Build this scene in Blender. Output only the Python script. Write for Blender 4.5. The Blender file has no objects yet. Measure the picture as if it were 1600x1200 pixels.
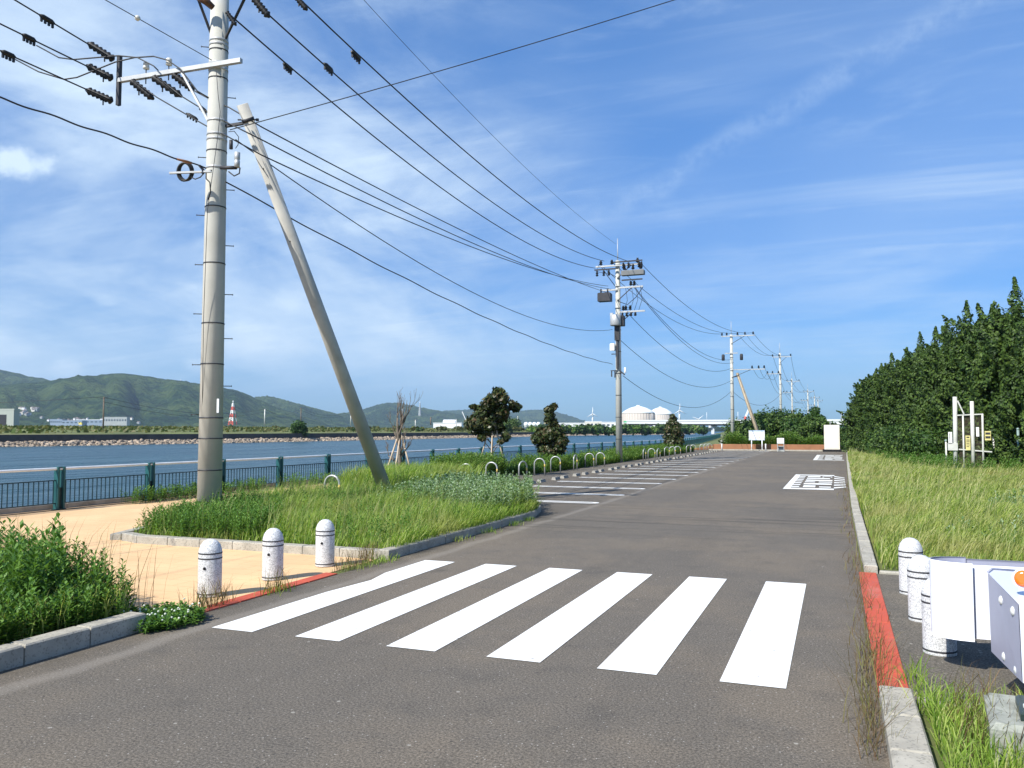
import bpy, math, random
import numpy as np
from mathutils import Vector, Matrix
random.seed(7); rng = np.random.default_rng(7)
S = bpy.context.scene
rad = math.radians
# ------------------------------------------------------------------ camera, sky, sun, exposure
FPX, YAW, PIT, H = 1280.0, rad(21.55), rad(3.25), 1.79
cam = bpy.data.objects.new('camera', bpy.data.cameras.new('camera')); S.collection.objects.link(cam)
cam.location = (0, 0, H); cam.rotation_euler = (rad(90) + PIT, 0, YAW)
cam.data.sensor_width = 36; cam.data.lens = 36 * FPX / 1600; cam.data.clip_start = .05; cam.data.clip_end = 40000
S.camera = cam
SUN_AZ, SUN_EL = rad(204), rad(44)
SV = Vector((math.sin(SUN_AZ) * math.cos(SUN_EL), math.cos(SUN_AZ) * math.cos(SUN_EL), math.sin(SUN_EL)))
sl = bpy.data.lights.new('sun', 'SUN'); sl.energy = 5.0; sl.angle = rad(.5); sl.color = (1, .95, .86)
so = bpy.data.objects.new('sun', sl); S.collection.objects.link(so); so.rotation_euler = SV.to_track_quat('Z', 'Y').to_euler()
S.view_settings.view_transform = 'Standard'; S.view_settings.look = 'None'; S.view_settings.gamma = 1; S.view_settings.exposure = .6
F = Vector((-math.sin(YAW) * math.cos(PIT), math.cos(YAW) * math.cos(PIT), math.sin(PIT)))
Rt = Vector((math.cos(YAW), math.sin(YAW), 0)); Up = Rt.cross(F)
def ray(x, y): return F + Rt * ((x - 800) / FPX) + Up * ((600 - y) / FPX)
def atz(x, y, z=0.):
    d = ray(x, y); t = (z - H) / d.z; return Vector((d.x * t, d.y * t, z))
def atd(x, y, D):
    d = ray(x, y); return Vector((d.x * D, d.y * D, H + d.z * D))
def atX(x, y, X):
    d = ray(x, y); return atd(x, y, X / d.x)
def atY(x, y, Y):
    d = ray(x, y); return atd(x, y, Y / d.y)

W = bpy.data.worlds.new('World'); S.world = W; W.use_nodes = True
class NT:
    def __init__(s, nt): s.nt = nt; s.n = nt.nodes; s.l = nt.links
    def new(s, t, **k):
        n = s.n.new(t)
        for a, v in k.items():
            if a.startswith('i_'):
                key = a[2:]; key = int(key) if key.isdigit() else key.replace('_', ' ')
                s.put(n.inputs[key], v)
            else: setattr(n, a, v)
        return n
    def put(s, sock, v):
        if hasattr(v, 'links') or isinstance(v, bpy.types.NodeSocket): s.l.new(v, sock)
        elif isinstance(v, bpy.types.Node): s.l.new(v.outputs[0], sock)
        else: sock.default_value = v
    def math(s, op, a, b=0., c=0., clamp=False):
        n = s.n.new('ShaderNodeMath'); n.operation = op; n.use_clamp = clamp
        s.put(n.inputs[0], a); s.put(n.inputs[1], b); s.put(n.inputs[2], c); return n.outputs[0]
    def ramp(s, f, stops):
        n = s.n.new('ShaderNodeValToRGB'); s.put(n.inputs[0], f); e = n.color_ramp.elements
        while len(e) < len(stops): e.new(.5)
        for k, (p, c) in enumerate(stops):
            e[k].position = p; e[k].color = (*c, 1) if len(c) == 3 else c
        return n.outputs[0]
    def smooth(s, v, a, b):
        n = s.n.new('ShaderNodeMapRange'); n.interpolation_type = 'SMOOTHSTEP'; s.put(n.inputs[0], v)
        n.inputs[1].default_value = a; n.inputs[2].default_value = b; return n.outputs[0]
    def mix(s, f, a, b, mode='MIX'):
        n = s.n.new('ShaderNodeMix'); n.data_type = 'RGBA'; n.blend_type = mode
        s.put(n.inputs[0], f); s.put(n.inputs[6], a if not isinstance(a, tuple) else (*a, 1)); s.put(n.inputs[7], b if not isinstance(b, tuple) else (*b, 1)); return n.outputs[2]
    def noise(s, vec, scale, detail=4, rough=.55, dist=0., out=0):
        n = s.new('ShaderNodeTexNoise'); s.put(n.inputs['Vector'], vec); n.inputs['Scale'].default_value = scale
        n.inputs['Detail'].default_value = detail; n.inputs['Roughness'].default_value = rough; n.inputs['Distortion'].default_value = dist
        return n.outputs[out]
    def mapping(s, vec, loc=(0, 0, 0), rot=(0, 0, 0), sc=(1, 1, 1)):
        n = s.new('ShaderNodeMapping'); s.put(n.inputs[0], vec); n.inputs[1].default_value = loc; n.inputs[2].default_value = rot; n.inputs[3].default_value = sc; return n.outputs[0]
def make_world():
    t = NT(W.node_tree); t.n.clear()
    sky = t.new('ShaderNodeTexSky'); sky.sky_type = 'NISHITA'; sky.sun_disc = False
    sky.sun_elevation = SUN_EL; sky.sun_rotation = SUN_AZ; sky.air_density = 1.0; sky.dust_density = .6; sky.ozone_density = 2.2; sky.altitude = 0
    d = t.new('ShaderNodeTexCoord').outputs['Generated']
    sep = t.new('ShaderNodeSeparateXYZ'); t.put(sep.inputs[0], d)
    z = t.math('MAXIMUM', sep.outputs[2], .03)
    u = t.math('DIVIDE', sep.outputs[0], t.math('ADD', z, .12)); v = t.math('DIVIDE', sep.outputs[1], t.math('ADD', z, .12))
    c = t.new('ShaderNodeCombineXYZ'); t.put(c.inputs[0], u); t.put(c.inputs[1], v)
    big = t.noise(c.outputs[0], .55, 3, .5)
    m = t.mapping(c.outputs[0], (3.1, .4, 0), (0, 0, rad(-28)), (.45, 2.4, 1))
    st = t.noise(m, 1.15, 9, .62, .55)
    fine = t.noise(t.mapping(c.outputs[0], (7, 2, 0), (0, 0, rad(-40)), (.6, 3.4, 1)), 2.2, 8, .62, .8)
    a = t.math('MULTIPLY', t.smooth(st, .47, .78), t.smooth(big, .36, .62))
    b = t.math('MULTIPLY', t.smooth(fine, .5, .82), .45)
    veil = t.math('ADD', .02, t.math('MULTIPLY', t.smooth(big, .35, .7), .2))
    cf = t.math('ADD', t.math('MULTIPLY', a, .30), t.math('ADD', t.math('MULTIPLY', b, .34), veil))
    # soft milky bank low over the left and centre
    c1 = ray(330, 440).normalized(); dl = t.new('ShaderNodeVectorMath', operation='DOT_PRODUCT'); t.put(dl.inputs[0], d); dl.inputs[1].default_value = c1
    soft = t.noise(t.mapping(d, sc=(1, 1, 2.4)), 3.2, 7, .58, .4)
    cf = t.math('ADD', cf, t.math('MULTIPLY', t.math('MULTIPLY', t.smooth(dl.outputs['Value'], .86, .985), t.smooth(soft, .34, .68)), .72))
    wisp = t.noise(t.mapping(d, (2, 0, 1), (0, rad(24), rad(10)), (1, 1, 3.6)), 2.6, 8, .62, .7)
    cf = t.math('ADD', cf, t.math('MULTIPLY', t.smooth(wisp, .5, .76), .26))
    # an old contrail: band round a great circle
    p, q = ray(1500, 10).normalized(), ray(1000, 305).normalized(); n = p.cross(q).normalized(); mid = ray(1240, 160).normalized()
    dn = t.new('ShaderNodeVectorMath', operation='DOT_PRODUCT'); t.put(dn.inputs[0], d); dn.inputs[1].default_value = n
    dm = t.new('ShaderNodeVectorMath', operation='DOT_PRODUCT'); t.put(dm.inputs[0], d); dm.inputs[1].default_value = mid
    wob = t.math('MULTIPLY', t.math('SUBTRACT', t.noise(d, 9, 5, .6), .5), .035)
    band = t.math('ABSOLUTE', t.math('ADD', dn.outputs['Value'], wob))
    band = t.math('MULTIPLY', t.smooth(band, .022, .002), t.smooth(dm.outputs['Value'], .95, .99))
    band = t.math('MULTIPLY', band, t.smooth(t.noise(d, 22, 6, .7), .32, .7))
    cf = t.math('ADD', cf, t.math('MULTIPLY', band, .2))
    # small puffy cumulus
    puffs = 0.
    for (px, py, r_, s_) in ((22, 252, .030, .9), (104, 578, .017, .45), (312, 571, .018, .55), (165, 468, .012, .25), (460, 470, .03, .25), (-150, 330, .06, .7)):
        c0 = ray(px, py).normalized()
        ds = t.new('ShaderNodeVectorMath', operation='SUBTRACT'); t.put(ds.inputs[0], d); ds.inputs[1].default_value = c0
        sc_ = t.new('ShaderNodeVectorMath', operation='MULTIPLY'); t.put(sc_.inputs[0], ds.outputs[0]); sc_.inputs[1].default_value = (1, 1, 1.9)
        ln = t.new('ShaderNodeVectorMath', operation='LENGTH'); t.put(ln.inputs[0], sc_.outputs[0])
        nz = t.math('MULTIPLY', t.math('SUBTRACT', t.noise(d, 28, 6, .6), .5), r_ * 2.2)
        f = t.math('MULTIPLY', t.smooth(t.math('ADD', ln.outputs['Value'], nz), r_ * 1.35, r_ * .25), s_)
        puffs = f if puffs == 0. else t.math('ADD', puffs, f)
    cf = t.math('MULTIPLY', t.math('ADD', cf, t.math('MULTIPLY', puffs, .8)), t.smooth(sep.outputs[2], .0, .1), clamp=True)
    col = t.mix(1., sky.outputs[0], t.mix(t.smooth(sep.outputs[2], .12, .5), (.35, .67, 1.08), (.43, .92, 1.42)), 'MULTIPLY')
    col = t.mix(cf, col, (5.9, 7.2, 8.5))
    bg = t.new('ShaderNodeBackground'); t.put(bg.inputs[0], col); bg.inputs[1].default_value = .088
    out = t.new('ShaderNodeOutputWorld'); t.l.new(bg.outputs[0], out.inputs[0])
make_world()

# ------------------------------------------------------------------ helpers
col = S.collection
def tag(o, label=None, cat=None, group=None, kind=None):
    if label: o['label'] = label
    if cat: o['category'] = cat
    if group: o['group'] = group
    if kind: o['kind'] = kind
    return o
def thing(name, label, cat, loc=(0, 0, 0), rz=0., group=None):
    o = bpy.data.objects.new(name, None); col.objects.link(o); o.location = loc; o.rotation_euler = (0, 0, rz); o.empty_display_size = .3
    return tag(o, label, cat, group)
def copy_tree(o, parent=None):
    c = o.copy(); col.objects.link(c); c.parent = parent
    for ch in o.children: copy_tree(ch, c)
    return c
ORD = ['first', 'second', 'third', 'fourth', 'fifth', 'sixth', 'seventh', 'eighth', 'ninth', 'tenth', 'eleventh', 'twelfth', 'thirteenth', 'fourteenth', 'fifteenth', 'sixteenth', 'seventeenth', 'eighteenth', 'nineteenth', 'twentieth']
def ordn(k):
    if k < 20: return ORD[k]
    if k % 10 == 9: return ['thirtieth', 'fortieth', 'fiftieth'][k // 10 - 2]
    return ['twenty', 'thirty', 'forty', 'fifty'][k // 10 - 2] + '-' + ORD[k % 10]
class MB:
    def __init__(s): s.v = []; s.f = []; s.m = []; s.sm = []
    def add(s, vs, fs, mi=0, smooth=False):
        b = len(s.v); s.v += [tuple(v) for v in vs]
        for f in fs: s.f.append([b + i for i in f]); s.m.append(mi); s.sm.append(smooth)
        return s
    def box(s, c, d, rz=0., mi=0, bev=0.):
        cx, cy, cz = c; hx, hy, hz = d[0] / 2, d[1] / 2, d[2] / 2; ca, sa = math.cos(rz), math.sin(rz)
        if bev:
            vs = []
            for z, k in ((-hz, 0), (hz - bev, 0), (hz, bev)):
                for x, y in ((-hx + k, -hy + k), (hx - k, -hy + k), (hx - k, hy - k), (-hx + k, hy - k)): vs.append((cx + x * ca - y * sa, cy + x * sa + y * ca, cz + z))
            fs = [(3, 2, 1, 0), (8, 9, 10, 11)]
            for L in (0, 4):
                for k in range(4): fs.append((L + k, L + (k + 1) % 4, L + 4 + (k + 1) % 4, L + 4 + k))
            return s.add(vs, fs, mi)
        vs = []
        for z in (-hz, hz):
            for x, y in ((-hx, -hy), (hx, -hy), (hx, hy), (-hx, hy)): vs.append((cx + x * ca - y * sa, cy + x * sa + y * ca, cz + z))
        return s.add(vs, [(3, 2, 1, 0), (4, 5, 6, 7), (0, 1, 5, 4), (1, 2, 6, 5), (2, 3, 7, 6), (3, 0, 4, 7)], mi)
    def bar(s, a, b, w, h, mi=0):
        a, b = Vector(a), Vector(b); d = (b - a).normalized(); u = Vector((0, 0, 1)) if abs(d.z) < .95 else Vector((1, 0, 0))
        r = d.cross(u).normalized() * w / 2; q = r.cross(d).normalized() * h / 2
        vs = [p + i * r + j * q for p in (a, b) for i, j in ((-1, -1), (1, -1), (1, 1), (-1, 1))]
        return s.add(vs, [(3, 2, 1, 0), (4, 5, 6, 7), (0, 1, 5, 4), (1, 2, 6, 5), (2, 3, 7, 6), (3, 0, 4, 7)], mi)
    def path(s, pts, r, n=6, mi=0, closed=False, caps=True):
        pts = [Vector(p) for p in pts]; R_ = r if isinstance(r, (list, tuple)) else [r] * len(pts); N = len(pts); vs = []
        pu = None
        for i, p in enumerate(pts):
            if closed: d = (pts[(i + 1) % N] - pts[i - 1])
            else: d = pts[min(i + 1, N - 1)] - pts[max(i - 1, 0)]
            d = d.normalized()
            if pu is None: pu = Vector((0, 0, 1)) if abs(d.z) < .9 else Vector((1, 0, 0))
            x = d.cross(pu).normalized(); y = x.cross(d).normalized(); pu = y
            for k in range(n):
                a = 2 * math.pi * k / n; vs.append(p + (x * math.cos(a) + y * math.sin(a)) * R_[i])
        fs = []
        for i in range(N if closed else N - 1):
            j = (i + 1) % N
            for k in range(n): fs.append((i * n + k, i * n + (k + 1) % n, j * n + (k + 1) % n, j * n + k))
        s.add(vs, fs, mi, True)
        if caps and not closed:
            b = len(s.v) - len(vs)
            s.f.append([b + k for k in range(n)][::-1]); s.m.append(mi); s.sm.append(False)
            s.f.append([b + (N - 1) * n + k for k in range(n)]); s.m.append(mi); s.sm.append(False)
        return s
    def tube(s, a, b, r0, r1=None, n=8, mi=0): return s.path([a, b], [r0, r0 if r1 is None else r1], n, mi)
    def lathe(s, prof, c=(0, 0, 0), n=20, mi=0, smooth=True):
        vs = []; fs = []
        for r, z in prof:
            for k in range(n):
                a = 2 * math.pi * k / n; vs.append((c[0] + r * math.cos(a), c[1] + r * math.sin(a), c[2] + z))
        for i in range(len(prof) - 1):
            for k in range(n): fs.append((i * n + k, i * n + (k + 1) % n, (i + 1) * n + (k + 1) % n, (i + 1) * n + k))
        s.add(vs, fs, mi, smooth)
        b = len(s.v) - len(vs)
        if prof[0][0] > 1e-4: s.f.append([b + k for k in range(n)][::-1]); s.m.append(mi); s.sm.append(False)
        if prof[-1][0] > 1e-4: s.f.append([b + (len(prof) - 1) * n + k for k in range(n)]); s.m.append(mi); s.sm.append(False)
        return s
    def prism(s, poly, z0, z1, mi=0, side=None):
        n = len(poly); vs = [(x, y, z0) for x, y in poly] + [(x, y, z1) for x, y in poly]
        s.add(vs, [list(range(n))[::-1], list(range(n, 2 * n))], mi)
        b = len(s.v) - 2 * n
        for k in range(n): s.f.append([b + k, b + (k + 1) % n, b + n + (k + 1) % n, b + n + k]); s.m.append(mi if side is None else side); s.sm.append(False)
        return s
    def sphere(s, c, r, n=10, m=7, mi=0, sc=(1, 1, 1)):
        vs = []; fs = []
        for i in range(m + 1):
            t = math.pi * i / m
            for k in range(n):
                a = 2 * math.pi * k / n; vs.append((c[0] + r * sc[0] * math.sin(t) * math.cos(a), c[1] + r * sc[1] * math.sin(t) * math.sin(a), c[2] + r * sc[2] * math.cos(t)))
        for i in range(m):
            for k in range(n): fs.append((i * n + k, (i + 1) * n + k, (i + 1) * n + (k + 1) % n, i * n + (k + 1) % n))
        return s.add(vs, fs, mi, True)
    def build(s, name, mat, parent=None, loc=None):
        me = bpy.data.meshes.new(name); me.from_pydata(s.v, [], s.f); mats = mat if isinstance(mat, (list, tuple)) else [mat]
        for m_ in mats: me.materials.append(m_)
        me.polygons.foreach_set('material_index', s.m); me.polygons.foreach_set('use_smooth', s.sm); me.update()
        o = bpy.data.objects.new(name, me); col.objects.link(o)
        if parent: o.parent = parent
        if loc: o.location = loc
        return o
def npmesh(name, V, Fq, mats, parent=None, Ft=None, mi=None, smooth=False):
    """V (n,3); Fq (m,4); Ft (k,3)"""
    me = bpy.data.meshes.new(name); V = np.asarray(V, np.float32); nq = len(Fq); nt = 0 if Ft is None else len(Ft)
    me.vertices.add(len(V)); me.vertices.foreach_set('co', V.ravel())
    loops = np.asarray(Fq, np.int32).ravel(); starts = np.arange(nq, dtype=np.int32) * 4
    if nt: starts = np.concatenate([starts, len(loops) + np.arange(nt, dtype=np.int32) * 3]); loops = np.concatenate([loops, np.asarray(Ft, np.int32).ravel()])
    me.loops.add(len(loops)); me.loops.foreach_set('vertex_index', loops.astype(np.int32))
    me.polygons.add(nq + nt); me.polygons.foreach_set('loop_start', starts.astype(np.int32))
    for m_ in (mats if isinstance(mats, (list, tuple)) else [mats]): me.materials.append(m_)
    if mi is not None: me.polygons.foreach_set('material_index', np.asarray(mi, np.int32))
    if smooth: me.polygons.foreach_set('use_smooth', np.ones(nq + nt, bool))
    me.update(calc_edges=True); me.validate()
    o = bpy.data.objects.new(name, me); col.objects.link(o)
    if parent: o.parent = parent
    return o

# ------------------------------------------------------------------ materials
def mat(name, base=(.5, .5, .5), rough=.7, metal=0., var=.12, vscale=3., bump=0., bscale=40., spec=.4, speck=None, dirt=None, coord='Object'):
    m = bpy.data.materials.new(name); m.use_nodes = True; t = NT(m.node_tree); t.n.clear()
    vec = t.new('ShaderNodeTexCoord').outputs[coord]
    b = t.new('ShaderNodeBsdfPrincipled', i_Roughness=rough, i_Metallic=metal); b.inputs['Specular IOR Level'].default_value = spec
    n = t.noise(vec, vscale, 6, .6)
    lo = tuple(c * (1 - var * 1.6) for c in base); hi = tuple(min(1, c * (1 + var * 1.6)) for c in base)
    c = t.ramp(n, [(.28, lo), (.72, hi)])
    if speck:
        for (sc, thr, colr, amt) in speck:
            v = t.new('ShaderNodeTexVoronoi', i_Scale=sc); t.put(v.inputs['Vector'], vec)
            sp = t.new('ShaderNodeSeparateColor'); t.put(sp.inputs[0], v.outputs['Color'])
            c = t.mix(t.math('MULTIPLY', t.math('GREATER_THAN', sp.outputs[0], thr), amt), c, colr)
    if dirt:
        sc, thr, colr, amt = dirt
        c = t.mix(t.math('MULTIPLY', t.smooth(t.noise(vec, sc, 7, .7), thr, thr + .18), amt), c, colr)
    t.put(b.inputs['Base Color'], c)
    if bump:
        bp = t.new('ShaderNodeBump', i_Strength=bump, i_Distance=.01); t.put(bp.inputs['Height'], t.noise(vec, bscale, 5, .65)); t.put(b.inputs['Normal'], bp.outputs[0])
    o = t.new('ShaderNodeOutputMaterial'); t.l.new(b.outputs[0], o.inputs[0]); return m
def leafmat(name, cols, trans=.35, rough=.55, patch=None, pscale=.5):
    m = bpy.data.materials.new(name); m.use_nodes = True; t = NT(m.node_tree); t.n.clear()
    g = t.new('ShaderNodeNewGeometry'); vec = g.outputs['Position']
    n = len(cols); c = t.ramp(g.outputs['Random Per Island'], [(k / (n - 1), cc) for k, cc in enumerate(cols)])
    c = t.mix(t.smooth(t.noise(vec, 1.7, 3), .35, .7), c, t.mix(1., c, (.75, .85, .8), 'MULTIPLY'))
    if patch: c = t.mix(t.math('MULTIPLY', t.smooth(t.noise(vec, pscale, 4), .48, .66), .75), c, patch)
    d = t.new('ShaderNodeBsdfPrincipled', i_Roughness=rough); t.put(d.inputs['Base Color'], c); d.inputs['Specular IOR Level'].default_value = .3
    tr = t.new('ShaderNodeBsdfTranslucent'); t.put(tr.inputs[0], t.mix(1., c, (1.25, 1.3, .6), 'MULTIPLY'))
    mx = t.new('ShaderNodeMixShader'); mx.inputs[0].default_value = trans; t.l.new(d.outputs[0], mx.inputs[1]); t.l.new(tr.outputs[0], mx.inputs[2])
    o = t.new('ShaderNodeOutputMaterial'); t.l.new(mx.outputs[0], o.inputs[0]); return m
def asphalt_mat(name, base, lines=True):
    m = bpy.data.materials.new(name); m.use_nodes = True; t = NT(m.node_tree); t.n.clear()
    vec = t.new('ShaderNodeTexCoord').outputs['Object']; sep = t.new('ShaderNodeSeparateXYZ'); t.put(sep.inputs[0], vec)
    k = lambda f: tuple(c * f for c in base)
    c = t.ramp(t.noise(vec, 62, 5, .85), [(.36, k(.35)), (.5, k(.95)), (.64, k(1.9))])
    c = t.mix(t.smooth(t.noise(vec, .3, 6, .65), .42, .6), c, t.mix(1., c, (1.22, 1.17, 1.10), 'MULTIPLY'))
    c = t.mix(t.math('MULTIPLY', t.smooth(t.noise(t.mapping(vec, sc=(1, .12, 1)), 1.1, 4, .55), .52, .68), .35), c, t.mix(1., c, (.74, .75, .77), 'MULTIPLY'))
    c = t.mix(t.math('MULTIPLY', t.smooth(t.noise(vec, .9, 3, .5), .70, .76), .5), c, t.mix(1., c, (.5, .5, .5), 'MULTIPLY'))
    c = t.mix(t.smooth(t.noise(vec, 2.6, 5, .6), .5, .75), c, t.mix(1., c, (.82, .83, .85), 'MULTIPLY'))
    for sc, thr, cc, am in ((55, .965, (.42, .40, .36), .8), (30, .975, (.03, .03, .03), .7), (20, .994, (.40, .38, .33), .6), (90, .93, (.24, .23, .21), .6)):
        v = t.new('ShaderNodeTexVoronoi', i_Scale=sc); t.put(v.inputs['Vector'], vec); sp = t.new('ShaderNodeSeparateColor'); t.put(sp.inputs[0], v.outputs['Color'])
        near = t.math('LESS_THAN', v.outputs['Distance'], .27)
        c = t.mix(t.math('MULTIPLY', t.math('MULTIPLY', t.math('GREATER_THAN', sp.outputs[0], thr), near), am), c, cc)
    if lines:
        # dusty seam along the left gutter and worn tyre streaks across the lot entrance
        w = t.math('MULTIPLY', t.math('SUBTRACT', t.noise(vec, 1.2, 4), .5), .25)
        xx = t.math('ADD', sep.outputs[0], w)
        dd = t.math('ABSOLUTE', t.math('ADD', xx, 5.38)); c = t.mix(t.math('MULTIPLY', t.smooth(dd, .14, .02), .3), c, (.3, .27, .23))
        gut = t.math('MULTIPLY', t.smooth(xx, -5.45, -5.75), t.smooth(t.noise(vec, 7, 5, .7), .35, .6)); c = t.mix(t.math('MULTIPLY', gut, .55), c, (.09, .075, .055))
        gut2 = t.math('MULTIPLY', t.smooth(xx, -.12, .2), t.smooth(t.noise(vec, 6, 6, .75), .4, .62)); c = t.mix(t.math('MULTIPLY', gut2, .6), c, (.11, .085, .06))
        tz = t.noise(t.mapping(vec, rot=(0, 0, rad(7)), sc=(.12, 2.2, 1)), 1.4, 5, .65)
        yb = t.math('MULTIPLY', t.smooth(sep.outputs[1], 13., 15.5), t.smooth(sep.outputs[1], 23., 18.))
        c = t.mix(t.math('MULTIPLY', t.math('MULTIPLY', t.smooth(tz, .52, .62), yb), .65), c, k(.5))
    b = t.new('ShaderNodeBsdfPrincipled', i_Roughness=.88); t.put(b.inputs['Base Color'], c); b.inputs['Specular IOR Level'].default_value = .25
    bp = t.new('ShaderNodeBump', i_Strength=.6, i_Distance=.004); t.put(bp.inputs['Height'], t.noise(vec, 120, 4, .7)); t.put(b.inputs['Normal'], bp.outputs[0])
    o = t.new('ShaderNodeOutputMaterial'); t.l.new(b.outputs[0], o.inputs[0]); return m
def paver_mat():
    m = bpy.data.materials.new('sand_paving'); m.use_nodes = True; t = NT(m.node_tree); t.n.clear()
    vec = t.new('ShaderNodeTexCoord').outputs['Object']
    c = t.ramp(t.noise(vec, .8, 6, .6), [(.3, (.60, .385, .20)), (.7, (.72, .48, .255))])
    br = t.new('ShaderNodeTexBrick', i_Scale=1., i_Mortar_Size=.004, i_Brick_Width=.6, i_Row_Height=.3); t.put(br.inputs['Vector'], vec)
    br.inputs['Color1'].default_value = (1, 1, 1, 1); br.inputs['Color2'].default_value = (.95, .94, .93, 1); br.inputs['Mortar'].default_value = (.62, .58, .52, 1)
    c = t.mix(.85, c, t.mix(1., c, br.outputs[0], 'MULTIPLY'))
    c = t.mix(t.math('MULTIPLY', t.smooth(t.noise(vec, 90, 4, .7), .5, .8), .25), c, (.42, .28, .16))
    c = t.mix(t.math('MULTIPLY', t.smooth(t.noise(vec, 2.2, 7, .75), .56, .72), .4), c, (.38, .28, .18))
    b = t.new('ShaderNodeBsdfPrincipled', i_Roughness=.9); t.put(b.inputs['Base Color'], c)
    bp = t.new('ShaderNodeBump', i_Strength=.3, i_Distance=.003); t.put(bp.inputs['Height'], t.noise(vec, 100, 4, .7)); t.put(b.inputs['Normal'], bp.outputs[0])
    o = t.new('ShaderNodeOutputMaterial'); t.l.new(b.outputs[0], o.inputs[0]); return m
def paint_mat(name, base, wear=.5):
    m = bpy.data.materials.new(name); m.use_nodes = True; t = NT(m.node_tree); t.n.clear()
    vec = t.new('ShaderNodeTexCoord').outputs['Object']
    c = t.ramp(t.noise(vec, 1.6, 5, .6), [(.3, tuple(x * .93 for x in base)), (.7, base)])
    n = t.noise(vec, 45, 6, .75); n2 = t.noise(vec, 1.3, 4, .6)
    f = t.math('MULTIPLY', t.smooth(t.math('ADD', n, t.math('MULTIPLY', n2, .35)), .86 - .12 * wear, .95 - .12 * wear), .75)
    c = t.mix(f, c, (.13, .12, .11))
    c = t.mix(t.math('MULTIPLY', t.smooth(t.noise(vec, 75, 4, .8), .56, .72), .25), c, (.36, .35, .33))
    c = t.mix(t.math('MULTIPLY', t.smooth(t.noise(t.mapping(vec, sc=(1, .3, 1)), 1.9, 6, .7), .5, .75), .22), c, (.46, .44, .41))
    v = t.new('ShaderNodeTexVoronoi', i_Scale=16.); t.put(v.inputs['Vector'], vec); sp = t.new('ShaderNodeSeparateColor'); t.put(sp.inputs[0], v.outputs['Color'])
    c = t.mix(t.math('MULTIPLY', t.math('MULTIPLY', t.math('GREATER_THAN', sp.outputs[0], .965), t.math('LESS_THAN', v.outputs['Distance'], .22)), .7), c, (.15, .13, .12))
    b = t.new('ShaderNodeBsdfPrincipled', i_Roughness=.7); t.put(b.inputs['Base Color'], c); b.inputs['Specular IOR Level'].default_value = .3
    bp = t.new('ShaderNodeBump', i_Strength=.35, i_Distance=.004); t.put(bp.inputs['Height'], t.noise(vec, 90, 4, .7)); t.put(b.inputs['Normal'], bp.outputs[0])
    o = t.new('ShaderNodeOutputMaterial'); t.l.new(b.outputs[0], o.inputs[0]); return m
def water_mat():
    m = bpy.data.materials.new('harbour_water'); m.use_nodes = True; t = NT(m.node_tree); t.n.clear()
    vec = t.new('ShaderNodeTexCoord').outputs['Object']
    b = t.new('ShaderNodeBsdfPrincipled', i_Roughness=.28, i_IOR=1.33)
    t.put(b.inputs['Base Color'], t.ramp(t.noise(t.mapping(vec, rot=(0, 0, rad(20)), sc=(1, .25, 1)), .06, 5, .6), [(.3, (.012, .05, .075)), (.7, (.028, .085, .11))]))
    a = t.noise(t.mapping(vec, rot=(0, 0, rad(-30)), sc=(1.0, .45, 1)), .55, 6, .62); c = t.noise(t.mapping(vec, rot=(0, 0, rad(15)), sc=(1, .4, 1)), .09, 4, .55); f = t.noise(vec, 3.5, 4, .6)
    h = t.math('ADD', t.math('MULTIPLY', a, .55), t.math('ADD', t.math('MULTIPLY', c, 1.3), t.math('MULTIPLY', f, .08)))
    bp = t.new('ShaderNodeBump', i_Strength=1., i_Distance=2.2); t.put(bp.inputs['Height'], h); t.put(b.inputs['Normal'], bp.outputs[0])
    o = t.new('ShaderNodeOutputMaterial'); t.l.new(b.outputs[0], o.inputs[0]); return m
def hill_mat():
    m = bpy.data.materials.new('hill_woods'); m.use_nodes = True; t = NT(m.node_tree); t.n.clear()
    vec = t.new('ShaderNodeTexCoord').outputs['Object']
    v = t.new('ShaderNodeTexVoronoi', i_Scale=.035); t.put(v.inputs['Vector'], vec); sp = t.new('ShaderNodeSeparateColor'); t.put(sp.inputs[0], v.outputs['Color'])
    c = t.ramp(t.math('ADD', t.math('MULTIPLY', t.noise(vec, .007, 4, .6), .5), t.math('MULTIPLY', t.noise(vec, .03, 9, .75), .5)), [(.40, (.008, .028, .012)), (.49, (.026, .062, .018)), (.60, (.095, .145, .034))])
    c = t.mix(t.math('MULTIPLY', sp.outputs[0], .45), c, (.03, .065, .02))
    c = t.mix(t.math('MULTIPLY', t.smooth(t.noise(vec, .004, 8, .7), .5, .58), .55), c, (.11, .155, .045))
    b = t.new('ShaderNodeBsdfPrincipled', i_Roughness=.95); t.put(b.inputs['Base Color'], c); b.inputs['Specular IOR Level'].default_value = .1
    bp = t.new('ShaderNodeBump', i_Strength=1., i_Distance=60.); t.put(bp.inputs['Height'], t.math('ADD', t.noise(vec, .014, 8, .75), t.math('MULTIPLY', v.outputs['Distance'], -.5))); t.put(b.inputs['Normal'], bp.outputs[0])
    o = t.new('ShaderNodeOutputMaterial'); t.l.new(b.outputs[0], o.inputs[0]); return m
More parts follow.
